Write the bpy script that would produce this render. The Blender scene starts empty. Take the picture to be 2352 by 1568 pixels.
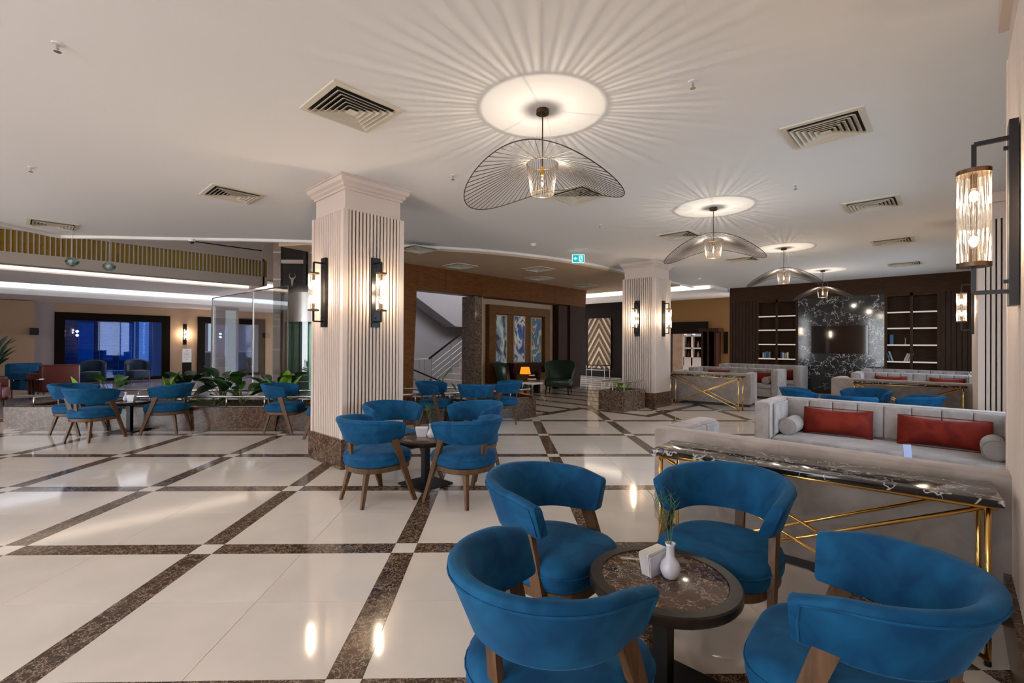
import bpy, bmesh, math, random
from mathutils import Vector, Matrix
R = random.Random(7)
PI = math.pi
SC = bpy.context.scene
COL = SC.collection

# ------------------------------------------------------------------ camera
CAMZ = 1.4275
F_PX = 1078.3
def make_camera():
    yaw, pitch, roll = math.radians(1.587), math.radians(0.258), math.radians(0.332)
    k = math.sqrt(.5)
    def room(gx, gy, gz): return Vector((k*(gx-gy), k*(gx+gy), gz))
    r0 = room(math.cos(yaw), -math.sin(yaw), 0)
    fw = room(math.sin(yaw)*math.cos(pitch), math.cos(yaw)*math.cos(pitch), math.sin(pitch))
    up = r0.cross(fw)
    rr = r0*math.cos(roll) + up*math.sin(roll)
    uu = -r0*math.sin(roll) + up*math.cos(roll)
    m = Matrix((( rr.x, uu.x, -fw.x, 0), (rr.y, uu.y, -fw.y, 0), (rr.z, uu.z, -fw.z, CAMZ), (0, 0, 0, 1)))
    cd = bpy.data.cameras.new('camera')
    cd.sensor_width = 36; cd.lens = 36*F_PX/2352; cd.clip_start = .05; cd.clip_end = 200
    o = bpy.data.objects.new('camera', cd); COL.objects.link(o); o.matrix_world = m
    SC.camera = o
make_camera()

# ------------------------------------------------------------------ world, exposure
w = bpy.data.worlds.new('world'); SC.world = w; w.use_nodes = True
w.node_tree.nodes['Background'].inputs[0].default_value = (.93, .955, 1.0, 1)
w.node_tree.nodes['Background'].inputs[1].default_value = 2.35
vs = SC.view_settings
vs.view_transform = 'Standard'; vs.look = 'None'; vs.gamma = 1; vs.exposure = 1.75; vs.use_curve_mapping = False
try:
    SC.cycles.use_denoising = True; SC.cycles.max_bounces = 7; SC.cycles.diffuse_bounces = 4
    SC.cycles.glossy_bounces = 3; SC.cycles.transmission_bounces = 2; SC.cycles.transparent_max_bounces = 16; SC.cycles.use_adaptive_sampling = True; SC.cycles.adaptive_threshold = .06
    SC.cycles.sample_clamp_indirect = 6; SC.cycles.caustics_reflective = False; SC.cycles.caustics_refractive = False
except Exception: pass
BULB_W = 5.8      # pendant bulb power, W
SCONCE_W = 3.8     # each sconce bulb
COVE_A = .62; COVE_B = .50

# ------------------------------------------------------------------ materials
MATS = {}
def newmat(name):
    m = bpy.data.materials.new(name); m.use_nodes = True
    nt = m.node_tree; b = nt.nodes['Principled BSDF']; MATS[name] = m
    return m, nt, b
def N(nt, t, **kw):
    n = nt.nodes.new(t)
    for k, v in kw.items():
        if k.startswith('i_'): n.inputs[k[2:].replace('_', ' ')].default_value = v
        else: setattr(n, k, v)
    return n
def ramp(nt, fac, stops):
    r = nt.nodes.new('ShaderNodeValToRGB'); e = r.color_ramp.elements
    while len(e) < len(stops): e.new(.5)
    for el, (p, c) in zip(e, stops): el.position = p; el.color = (*c, 1)
    nt.links.new(fac, r.inputs[0]); return r
def coords(nt, scale=(1, 1, 1), rnd=True, world=False):
    if world:
        g = nt.nodes.new('ShaderNodeNewGeometry'); out = g.outputs['Position']
    else:
        out = nt.nodes.new('ShaderNodeTexCoord').outputs['Object']
    mp = nt.nodes.new('ShaderNodeMapping'); mp.inputs['Scale'].default_value = scale
    nt.links.new(out, mp.inputs['Vector'])
    if rnd:
        oi = nt.nodes.new('ShaderNodeObjectInfo'); mu = nt.nodes.new('ShaderNodeMath'); mu.operation = 'MULTIPLY'
        mu.inputs[1].default_value = 37; nt.links.new(oi.outputs['Random'], mu.inputs[0])
        nt.links.new(mu.outputs[0], mp.inputs['Location'])
    return mp.outputs[0]
def plain(name, col, rough=.5, metal=0, spec=.5, sheen=0, coat=0, sheen_tint=None, var=0, vscale=3, bump=0):
    m, nt, b = newmat(name)
    b.inputs['Base Color'].default_value = (*col, 1); b.inputs['Roughness'].default_value = rough
    b.inputs['Metallic'].default_value = metal; b.inputs['Specular IOR Level'].default_value = spec
    b.inputs['Sheen Weight'].default_value = sheen; b.inputs['Coat Weight'].default_value = coat
    if sheen:
        b.inputs['Sheen Roughness'].default_value = .35
        if sheen_tint: b.inputs['Sheen Tint'].default_value = (*sheen_tint, 1)
    if var or bump:
        c = coords(nt); n = N(nt, 'ShaderNodeTexNoise', i_Scale=vscale, i_Detail=3.0); nt.links.new(c, n.inputs['Vector'])
        if var:
            lo = tuple(max(0, x*(1-var)) for x in col); hi = tuple(x*(1+var) for x in col)
            r = ramp(nt, n.outputs['Fac'], [(.3, lo), (.7, hi)]); nt.links.new(r.outputs[0], b.inputs['Base Color'])
        if bump:
            bp = N(nt, 'ShaderNodeBump', i_Strength=bump, i_Distance=.004)
            nt.links.new(n.outputs['Fac'], bp.inputs['Height']); nt.links.new(bp.outputs[0], b.inputs['Normal'])
    return m
def emit(name, col, strength):
    m = bpy.data.materials.new(name); m.use_nodes = True; nt = m.node_tree
    nt.nodes.remove(nt.nodes['Principled BSDF'])
    e = nt.nodes.new('ShaderNodeEmission'); e.inputs[0].default_value = (*col, 1); e.inputs[1].default_value = strength
    nt.links.new(e.outputs[0], nt.nodes['Material Output'].inputs[0]); MATS[name] = m
    return m
def thin_glass(name, tint=(1, 1, 1), refl=.08, rough=.02, frost=0):
    m = bpy.data.materials.new(name); m.use_nodes = True; nt = m.node_tree
    nt.nodes.remove(nt.nodes['Principled BSDF'])
    t = nt.nodes.new('ShaderNodeBsdfTransparent'); t.inputs[0].default_value = (*tint, 1)
    g = nt.nodes.new('ShaderNodeBsdfGlossy'); g.inputs['Roughness'].default_value = rough
    lw = nt.nodes.new('ShaderNodeLayerWeight'); lw.inputs[0].default_value = .35
    mu = nt.nodes.new('ShaderNodeMath'); mu.operation = 'MULTIPLY_ADD'; mu.inputs[1].default_value = .6; mu.inputs[2].default_value = refl
    nt.links.new(lw.outputs['Fresnel'], mu.inputs[0])
    mx = nt.nodes.new('ShaderNodeMixShader'); nt.links.new(mu.outputs[0], mx.inputs[0])
    nt.links.new(t.outputs[0], mx.inputs[1]); nt.links.new(g.outputs[0], mx.inputs[2])
    out = mx.outputs[0]
    if frost:
        d = nt.nodes.new('ShaderNodeBsdfTranslucent'); d.inputs[0].default_value = (*tint, 1)
        mx2 = nt.nodes.new('ShaderNodeMixShader'); mx2.inputs[0].default_value = frost
        nt.links.new(out, mx2.inputs[1]); nt.links.new(d.outputs[0], mx2.inputs[2]); out = mx2.outputs[0]
    nt.links.new(out, nt.nodes['Material Output'].inputs[0]); MATS[name] = m
    return m
def marble(name, base, vein, scale=6, rough=.1, width=.035, vein2=None, mottled=None, world=False, coat=0, dist=1.2):
    m, nt, b = newmat(name)
    c = coords(nt, rnd=not world, world=world)
    n1 = N(nt, 'ShaderNodeTexNoise', i_Scale=scale*.6, i_Detail=4.0, i_Roughness=.6); nt.links.new(c, n1.inputs['Vector'])
    mixv = N(nt, 'ShaderNodeMix', data_type='VECTOR'); mixv.inputs['Factor'].default_value = .22*dist
    nt.links.new(c, mixv.inputs[4]); nt.links.new(n1.outputs['Color'], mixv.inputs[5])
    vo = N(nt, 'ShaderNodeTexVoronoi', feature='DISTANCE_TO_EDGE', i_Scale=scale); nt.links.new(mixv.outputs[1], vo.inputs['Vector'])
    n2 = N(nt, 'ShaderNodeTexNoise', i_Scale=scale*.9, i_Detail=3.0); nt.links.new(c, n2.inputs['Vector'])
    th = N(nt, 'ShaderNodeMath', operation='MULTIPLY'); th.inputs[1].default_value = width*2; nt.links.new(n2.outputs['Fac'], th.inputs[0])
    dv = N(nt, 'ShaderNodeMath', operation='DIVIDE'); nt.links.new(vo.outputs['Distance'], dv.inputs[0]); nt.links.new(th.outputs[0], dv.inputs[1])
    vf = ramp(nt, dv.outputs[0], [(.15, (1, 1, 1)), (1, (0, 0, 0))])
    bs = ramp(nt, n1.outputs['Fac'], [(.3, base), (.72, mottled or tuple(x*1.5 for x in base))])
    mx = N(nt, 'ShaderNodeMix', data_type='RGBA'); nt.links.new(vf.outputs[0], mx.inputs['Factor'])
    nt.links.new(bs.outputs[0], mx.inputs[6]); mx.inputs[7].default_value = (*vein, 1)
    nt.links.new(mx.outputs[2], b.inputs['Base Color']); b.inputs['Roughness'].default_value = rough
    b.inputs['Coat Weight'].default_value = coat
    return m
def wood(name, a, c2, scale=(14, 14, 1.6), rough=.42, world=False, spec=.28):
    m, nt, b = newmat(name)
    c = coords(nt, scale, rnd=not world, world=world)
    n = N(nt, 'ShaderNodeTexNoise', i_Scale=2.2, i_Detail=4.0, i_Roughness=.62, i_Distortion=.6); nt.links.new(c, n.inputs['Vector'])
    r = ramp(nt, n.outputs['Fac'], [(.28, a), (.7, c2)]); nt.links.new(r.outputs[0], b.inputs['Base Color'])
    b.inputs['Roughness'].default_value = rough; b.inputs['Specular IOR Level'].default_value = spec
    return m
def velvet(name, col, lite, rough=.75):
    m, nt, b = newmat(name)
    c = coords(nt); n = N(nt, 'ShaderNodeTexNoise', i_Scale=7.0, i_Detail=4.0, i_Distortion=.8); nt.links.new(c, n.inputs['Vector'])
    r = ramp(nt, n.outputs['Fac'], [(.36, col), (.66, lite)]); nt.links.new(r.outputs[0], b.inputs['Base Color'])
    b.inputs['Roughness'].default_value = rough; b.inputs['Sheen Weight'].default_value = .35
    b.inputs['Sheen Roughness'].default_value = .4; b.inputs['Sheen Tint'].default_value = (*[min(1, x*2.2+.08) for x in lite], 1)
    b.inputs['Specular IOR Level'].default_value = .2
    return m

plain('ceiling', (.82, .80, .79), .9, spec=.1)
plain('ceiling_tan', (.55, .41, .28), .9, spec=.1)
plain('trim_white', (.84, .80, .76), .7)
plain('flute', (.60, .495, .43), .55)
plain('cream_wall', (.47, .32, .215), .8)
plain('lilac_wall', (.42, .38, .40), .85)
plain('yellow_wall', (.24, .12, .035), .8)
plain('stair_wall', (.34, .32, .34), .85)
plain('stair_wall_dark', (.34, .32, .35), .85)
plain('white_stone', (.74, .70, .69), .35, var=.06)
plain('vent', (.66, .60, .50), .6)
plain('vent_dark', (.012, .01, .008), .9)
plain('black_metal', (.012, .011, .011), .38, metal=.6)
plain('bronze', (.10, .06, .035), .4, metal=.8)
plain('wire', (.035, .024, .017), .6, metal=0); plain('brass', (.93, .60, .20), .2, metal=1)
plain('gold_panel', (.26, .16, .025), .42, metal=.7); plain('fascia', (.36, .31, .27), .8)  # fascia tan carries the shade on the white balcony front
plain('steel', (.62, .60, .57), .24, metal=1)
plain('steel_dull', (.42, .40, .38), .38, metal=1)
plain('dark_frame', (.010, .006, .004), .6, spec=.08)
plain('plastic_white', (.78, .78, .80), .4)
plain('porcelain', (.72, .74, .84), .16, coat=.4)
plain('menu_acrylic', (.20, .20, .36), .2); plain('paper', (.85, .83, .82), .9)
plain('black_gloss', (.006, .005, .006), .07, coat=.3)
plain('screen', (.004, .002, .002), .05, coat=.5)
plain('black_void', (.004, .004, .005), .9)
plain('soil', (.02, .014, .01), .95, var=.5, vscale=30)
plain('leather_red', (.12, .011, .005), .4, coat=.05)
plain('leather_green', (.006, .026, .014), .3, coat=.1)
plain('armchair_blue', (.006, .03, .075), .6, sheen=.3)
plain('orange_fabric', (.75, .20, .02), .6)
plain('leaf', (.045, .15, .02), .4, var=.4, vscale=8)
plain('leaf_bright', (.16, .36, .02), .4, var=.3, vscale=8)
plain('leaf_dark', (.018, .055, .02), .35, var=.4, vscale=8)
plain('stem_green', (.10, .16, .05), .6)
plain('sofa_plinth', (.02, .017, .015), .6)
plain('stone_tower', (.30, .23, .19), .25, var=.15, vscale=5)
plain('stone_tower_light', (.55, .46, .40), .3)
plain('dark_panel', (.012, .018, .022), .12, coat=.3)
plain('emblem', (.35, .27, .18), .4)
plain('chevron_light', (.50, .36, .18), .4); plain('chevron_mid', (.34, .22, .10), .4); plain('chevron_dark', (.06, .03, .015), .5)
plain('clay', (.55, .55, .53), .7)
plain('book_white', (.62, .60, .58), .7); plain('book_blue', (.03, .10, .22), .6); plain('book_tan', (.45, .32, .22), .7); plain('book_grey', (.25, .28, .32), .7)
plain('atrium_floor', (.50, .45, .46), .09, var=.08, vscale=1.5)
plain('grout', (.42, .35, .28), .8)
plain('floor_cream', (.745, .685, .625), .075, var=.055, vscale=2.4)
plain('floor_inset', (.78, .73, .67), .08, var=.04, vscale=5)
marble('emperador', (.036, .020, .013), (.36, .27, .20), scale=17, rough=.10, width=.075, mottled=(.10, .060, .038), dist=1.6)
marble('emperador_big', (.036, .017, .009), (.20, .12, .075), scale=12, rough=.22, width=.085, mottled=(.085, .045, .026), dist=1.9)
marble('table_marble', (.040, .022, .014), (.40, .30, .22), scale=13, rough=.09, width=.05, mottled=(.13, .075, .046), dist=2.0)
marble('black_marble', (.010, .009, .009), (.55, .52, .50), scale=5.0, rough=.09, width=.03, mottled=(.035, .03, .027), dist=3)
marble('marquina', (.012, .012, .012), (.62, .60, .58), scale=4.4, rough=.08, width=.022, mottled=(.03, .03, .03), dist=3)
wood('walnut', (.060, .029, .013), (.155, .080, .037))
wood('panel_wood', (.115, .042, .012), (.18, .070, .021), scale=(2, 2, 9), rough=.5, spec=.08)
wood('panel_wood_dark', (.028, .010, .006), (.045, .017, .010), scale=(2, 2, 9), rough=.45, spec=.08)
wood('shelf_wood', (.030, .014, .007), (.058, .029, .015), scale=(3, 3, 14), rough=.5, spec=.08)
wood('slat_wood', (.030, .015, .009), (.050, .026, .016), scale=(9, 9, 1.2), rough=.5, spec=.08)
wood('table_rim', (.012, .008, .006), (.03, .02, .014), rough=.35)
wood('art_frame', (.10, .042, .012), (.17, .075, .022), scale=(3, 3, 9), rough=.4, spec=.1)
velvet('blue_velvet', (.001, .046, .130), (.005, .090, .210))
velvet('grey_velvet', (.265, .228, .212), (.35, .305, .285))
velvet('red_velvet', (.12, .007, .004), (.20, .018, .006))
emit('bulb', (1, .86, .70), 60); emit('sconce_bulb', (1, .86, .66), 40)
emit('cove_warm', (1, .80, .62), COVE_A); emit('cove_cool', (.82, .88, 1), COVE_B); emit('cove_far', (1, .82, .66), .9)
emit('led_shelf', (1, .86, .72), .17); emit('screen_green', (.01, .50, .52), .30); emit('sign_white', (.70, 1, .98), .33)
emit('blue_glow', (.006, .12, .42), .10); emit('blue_glow2', (.006, .17, .45), .13); emit('blue_ceiling_glow', (.006, .11, .36), .05); emit('white_glow', (.85, .92, 1), .20); emit('warm_dot', (1, .75, .5), 14)
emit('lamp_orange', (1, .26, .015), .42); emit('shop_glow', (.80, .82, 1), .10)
thin_glass('clear_glass', (.97, .98, .97), .05); thin_glass('tube_glass', (.99, .98, .96), .04, .08)
thin_glass('green_glass', (.55, .80, .72), .10); thin_glass('window_glass', (.80, .88, .95), .03); thin_glass('blue_lit_glass', (.30, .50, .92), .02); thin_glass('crystal', (.55, .85, .80), .35, .1)

for n_ in ('bulb', 'sconce_bulb', 'led_shelf', 'screen_green', 'sign_white', 'blue_glow', 'blue_glow2', 'white_glow', 'warm_dot', 'lamp_orange'):
    MATS[n_].cycles.emission_sampling = 'NONE'

# ------------------------------------------------------------------ mesh builder
class MB:
    def __init__(s): s.v = []; s.f = []
    def add(s, vs, fs):
        o = len(s.v); s.v += [tuple(p) for p in vs]; s.f += [tuple(i+o for i in f) for f in fs]; return s
    def box(s, x0, x1, y0, y1, z0, z1):
        return s.add([(x, y, z) for z in (z0, z1) for x, y in ((x0, y0), (x1, y0), (x1, y1), (x0, y1))],
                     [(3, 2, 1, 0), (4, 5, 6, 7), (0, 1, 5, 4), (1, 2, 6, 5), (2, 3, 7, 6), (3, 0, 4, 7)])
    def rbox(s, x0, x1, y0, y1, z0, z1, b=.02, n=3):
        # box with rounded edges, built as a stack of rounded rectangles
        cx, cy = (x0+x1)/2, (y0+y1)/2; hx, hy = (x1-x0)/2, (y1-y0)/2
        def ring(ins, z):
            r = max(b-ins*.0, 1e-4); out = []
            ax, ay = hx-ins, hy-ins; rr = min(b, ax*.98, ay*.98)
            for qx, qy, a0 in ((1, 1, 0), (-1, 1, 90), (-1, -1, 180), (1, -1, 270)):
                for k in range(n+1):
                    a = math.radians(a0+90*k/n)
                    out.append((cx+qx*(ax-rr)+rr*math.cos(a), cy+qy*(ay-rr)+rr*math.sin(a), z))
            return out
        rings = [ring(b, z0)]
        for k in range(1, n+1):
            a = PI/2*k/n; rings.append(ring(b*(1-math.sin(a)), z0+b*(1-math.cos(a))))
        for k in range(0, n+1):
            a = PI/2*k/n; rings.append(ring(b*(1-math.cos(a)), z1-b*(1-math.sin(a))))
        return s.loft(rings)
    def loft(s, rings, cap=True, closed=True):
        n = len(rings[0]); o = len(s.v)
        for r in rings: s.v += [tuple(p) for p in r]
        for i in range(len(rings)-1):
            for j in range(n if closed else n-1):
                a = o+i*n+j; b = o+i*n+(j+1) % n
                s.f.append((a, b, b+n, a+n))
        if cap and closed:
            s.f.append(tuple(o+j for j in reversed(range(n)))); e = o+(len(rings)-1)*n
            s.f.append(tuple(e+j for j in range(n)))
        return s
    def lathe(s, prof, cx=0, cy=0, n=20, cap=True):
        return s.loft([[(cx+r*math.cos(2*PI*k/n), cy+r*math.sin(2*PI*k/n), z) for k in range(n)] for r, z in prof], cap)
    def tube(s, pts, r, n=6, r2=None):
        pts = [Vector(p) for p in pts]; rings = []
        for i, p in enumerate(pts):
            t = (pts[min(i+1, len(pts)-1)]-pts[max(i-1, 0)])
            t = t.normalized() if t.length > 1e-9 else Vector((0, 0, 1))
            u = t.cross(Vector((0, 0, 1)))
            if u.length < 1e-3: u = t.cross(Vector((1, 0, 0)))
            u.normalize(); w_ = t.cross(u)
            rr = r if r2 is None else r+(r2-r)*i/(len(pts)-1)
            rings.append([p+u*rr*math.cos(2*PI*k/n)+w_*rr*math.sin(2*PI*k/n) for k in range(n)])
        return s.loft(rings)
    def bar(s, p, q, wv, tv, w0, t0, w1=None, t1=None):
        # tapered rectangular bar between p and q; wv,tv are the width and thickness directions
        p, q, wv, tv = Vector(p), Vector(q), Vector(wv), Vector(tv); w1 = w0 if w1 is None else w1; t1 = t0 if t1 is None else t1
        def ring(c, a, b): return [c-wv*a/2-tv*b/2, c+wv*a/2-tv*b/2, c+wv*a/2+tv*b/2, c-wv*a/2+tv*b/2]
        return s.loft([ring(p, w0, t0), ring(q, w1, t1)])
    def prism(s, poly, z0, z1):
        n = len(poly); o = len(s.v)
        s.v += [(x, y, z0) for x, y in poly]+[(x, y, z1) for x, y in poly]
        s.f.append(tuple(o+i for i in reversed(range(n)))); s.f.append(tuple(o+n+i for i in range(n)))
        for i in range(n): j = (i+1) % n; s.f.append((o+i, o+j, o+n+j, o+n+i))
        return s
    def sphere(s, c, r, n=12, m=8, sz=1):
        return s.loft([[(c[0]+r*math.sin(PI*i/m)*math.cos(2*PI*k/n), c[1]+r*math.sin(PI*i/m)*math.sin(2*PI*k/n), c[2]-sz*r*math.cos(PI*i/m)) for k in range(n)] for i in [.15]+list(range(1, m))+[m-.15]])
    def xf(s, M):
        s.v = [tuple(M @ Vector(p)) for p in s.v]; return s
    def mesh(s, name, mat, smooth=False, auto=None):
        me = bpy.data.meshes.new(name); me.from_pydata(s.v, [], s.f)
        bm = bmesh.new(); bm.from_mesh(me); bmesh.ops.recalc_face_normals(bm, faces=bm.faces)
        if auto is not None:
            for e in bm.edges:
                e.smooth = len(e.link_faces) != 2 or e.calc_face_angle(0) < math.radians(auto)
            for f in bm.faces: f.smooth = True
        elif smooth:
            for f in bm.faces: f.smooth = True
        bm.to_mesh(me); bm.free(); me.materials.append(MATS[mat]); return me
    def build(s, name, mat, parent=None, smooth=False, auto=None, kind=None, loc=None, rz=0, label=None):
        return obj(name, s.mesh(name, mat, smooth, auto), parent, kind, loc, rz, label)
def obj(name, me, parent=None, kind=None, loc=None, rz=0, label=None):
    o = bpy.data.objects.new(name, me); COL.objects.link(o); o.parent = parent
    if kind: o['kind'] = kind
    if loc: o.location = loc
    if rz: o.rotation_euler = (0, 0, rz)
    if label: o['label'] = label
    return o
def thing(name, label, cat, loc=(0, 0, 0), rz=0, group=None, kind=None):
    o = bpy.data.objects.new(name, None); COL.objects.link(o); o.location = loc; o.rotation_euler = (0, 0, rz)
    o.empty_display_size = .1; o['label'] = label; o['category'] = cat
    if group: o['group'] = group
    if kind: o['kind'] = kind
    return o
def tag(o, label, cat, group=None, kind=None):
    o['label'] = label; o['category'] = cat
    if group: o['group'] = group
    if kind: o['kind'] = kind
    return o
def dup(root, loc, rz, label=None, group=None):
    r = root.copy(); COL.objects.link(r); r.location = loc; r.rotation_euler = (0, 0, rz)
    if label: r['label'] = label
    if group: r['group'] = group
    for ch in list(root.children):
        c = ch.copy(); COL.objects.link(c); c.parent = r
        for g in list(ch.children):
            d = g.copy(); COL.objects.link(d); d.parent = c
    return r
def struct(name, label, cat, parent=None):
    return thing(name, label, cat, kind='structure')
def K(x, y):      # grid frame (45 deg) -> room frame
    k = math.sqrt(.5); return (k*(x-y), k*(x+y))
CZ = 3.325        # main ceiling height
CZ2 = 3.24        # corridor ceiling

# ================================================================== FLOOR
S = 1.355; GOX, GOY = -.649, 3.298; BW = .152
floor_ = struct('floor', 'polished cream marble floor with dark brown marble bands', 'floor')
MB().box(-30, 6, -8, 24, -.14, -.006).build('floor_slab', 'grout', floor_)
tile_me = MB().box(-.2995, .2995, -.2995, .2995, -.02, 0).mesh('tile', 'floor_cream')
half = (S-BW)/2
tile_me = MB().box(-half/2+.0012, half/2-.0012, -half/2+.0012, half/2-.0012, -.02, 0).mesh('tile', 'floor_cream')
strip_me = MB().box(-half+.0012, half-.0012, -BW/2+.001, BW/2-.001, -.02, 0).mesh('marble_band', 'emperador')
inset_me = MB().box(-BW/2+.001, BW/2-.001, -BW/2+.001, BW/2-.001, -.02, 0).mesh('inset_square', 'floor_inset')
def in_field(x, y):
    if y-x > 12.62 and x < -5.95: return False
    if x > .62 or y > 16.5: return False
    return y-x < 17.4 or x > -5.95
tiles, bands, insets = [], [], []
for r in range(-6, 14):
    for c in range(-12, 14):
        gx, gy = GOX+c*S, GOY+(r-1)*S
        def put(lst, dx, dy, rot):
            x, y = K(gx+dx, gy+dy)
            if not in_field(x, y): return
            d = gy+dy
            lat = abs(gx+dx)
            vis = d > 1.2 and lat < d*1.16+.8
            lst.append(((0 if vis else 50)+math.hypot(x, y), x, y, rot))
        put(insets, 0, 0, 0); put(bands, S/2, 0, 0); put(bands, 0, S/2, PI/2)
        for sx in (0, 1):
            for sy in (0, 1): put(tiles, BW/2+half*(.5+sx), BW/2+half*(.5+sy), 0)
for lst, me, nm in ((tiles, tile_me, 'tile'), (bands, strip_me, 'marble_band'), (insets, inset_me, 'inset_square')):
    lst.sort()
    for d, x, y, rot in lst[:298]:
        obj(nm, me, floor_, loc=(x, y, 0), rz=rot-PI/4+PI/2 if False else rot+PI/4)
    rest = lst[298:]
    if rest:
        mb = MB()
        base = [tuple(v.co) for v in me.vertices]; fs = [tuple(p.vertices) for p in me.polygons]
        for d, x, y, rot in rest:
            M = Matrix.Translation((x, y, 0)) @ Matrix.Rotation(rot+PI/4, 4, 'Z')
            mb.add([M @ Vector(p) for p in base], fs)
        o = mb.build(nm+'_field', me.materials[0].name, floor_, kind='stuff')
# corridor floor: pale marble with dark bands across
cor = []
y = 6.2
mb = MB().prism([(-6.12, 6.4), (-6.12, 17.6), (-14, 17.6), (-14, 3.5), (-9.2, 3.5)], -.02, -.003); mb.build('corridor_slab', 'floor_cream', floor_)
yy = 6.85
while yy < 17.3:
    MB().box(-13.5, -6.14, yy-.07, yy+.07, -.018, 0).build('corridor_band', 'emperador', floor_); yy += .775
MB().box(-6.16, -5.98, 6.5, 8.72, -.018, .0015).build('border_band', 'emperador', floor_)
MB().box(-6.16, -4.38, 8.56, 8.72, -.018, .0025).build('border_band', 'emperador', floor_)
MB().box(-4.54, -4.38, 8.72, 11.2, -.018, .0015).build('border_band', 'emperador', floor_)
# dark plinth band in front of the long planter
MB().prism([(-10.85, -.05), (-7.43, 3.37), (-7.55, 3.49), (-10.97, .07)], -.018, .002).build('border_band', 'emperador', floor_)
MB().prism([(-9.4, 3.2), (-12.2, .6), (-12.6, -3.5), (-30, -3.5), (-30, 12), (-9.4, 12)], -.02, -.0035).build('atrium_slab', 'atrium_floor', floor_)

# ================================================================== CEILINGS
edge = [(-7.6, -4.6), (-9.6, -2.1), (-10.9, -.53), (-11.17, -.19), (-11.43, .16), (-11.65, .42), (-11.70, .55), (-11.6, .68), (-11.11, 1.16), (-10.39, 1.97), (-9.57, 2.81), (-8.81, 3.68),
        (-8.25, 4.42), (-7.74, 5.157), (-7.33, 5.8), (-6.984, 6.397), (-6.7, 7.1), (-6.481, 7.85), (-6.36, 8.45), (-6.286, 9.04), (-6.245, 9.6), (-6.237, 10.0), (-6.23, 16.6)]
ceil = struct('ceiling', 'smooth white plaster ceiling of the lounge', 'ceiling')
poly = edge + [(.9, 16.6), (.9, -4.7), (-7.5, -4.7)]
mb = MB().prism(poly, CZ, CZ+.2); mb.build('ceiling_slab', 'ceiling', ceil)
ceil2 = struct('ceiling_corridor', 'warm beige ceiling over the corridor by the wood wall', 'ceiling')
i0 = edge.index((-8.81, 3.68))
MB().prism(edge[i0:-1] + [(-6.237, 14.2), (-14.5, 14.2), (-14.5, 13.2), (-9.6, 13.2), (-9.6, 5.0), (-9.3, 3.4)], CZ2, CZ2+.15).build('ceiling_slab', 'ceiling_tan', ceil2)
MB().box(-14.5, -5.6, 14.2, 15.2, CZ2+.16, CZ2+.2).build('cove_top', 'ceiling', ceil2)
MB().box(-14.5, -5.6, 15.25, 20.4, CZ2-.02, CZ2+.1).build('far_ceiling', 'ceiling', ceil2); MB().box(-5.6, -5.0, 16.62, 20.4, CZ2-.02, CZ2+.1).build('far_ceiling', 'ceiling', ceil2)
MB().box(-12.5, -5.75, 15.2, 15.25, CZ2-.02, CZ2+.17).build('cove_light', 'cove_far', ceil2)
# rounded white bead that runs along the ceiling edge
def bead(pts, z0, z1, t, name, mat, parent):
    rings = []
    P = [Vector((p[0], p[1], 0)) for p in pts]
    for i, p in enumerate(P):
        tn = (P[min(i+1, len(P)-1)]-P[max(i-1, 0)]).normalized(); nn = Vector((-tn.y, tn.x, 0))
        rings.append([(p+nn*a).to_tuple()[:2]+(z,) for a, z in ((-t/2, z0+.01), (0, z0), (t/2, z0+.01), (t/2, z1), (-t/2, z1))])
    return MB().loft(rings).build(name, mat, parent, auto=40)
trim1 = struct('trim_1', 'white rounded bead along the curved ceiling edge', 'trim')
bead(edge, CZ-.055, CZ+.19, .07, 'edge_bead', 'trim_white', trim1)

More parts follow.
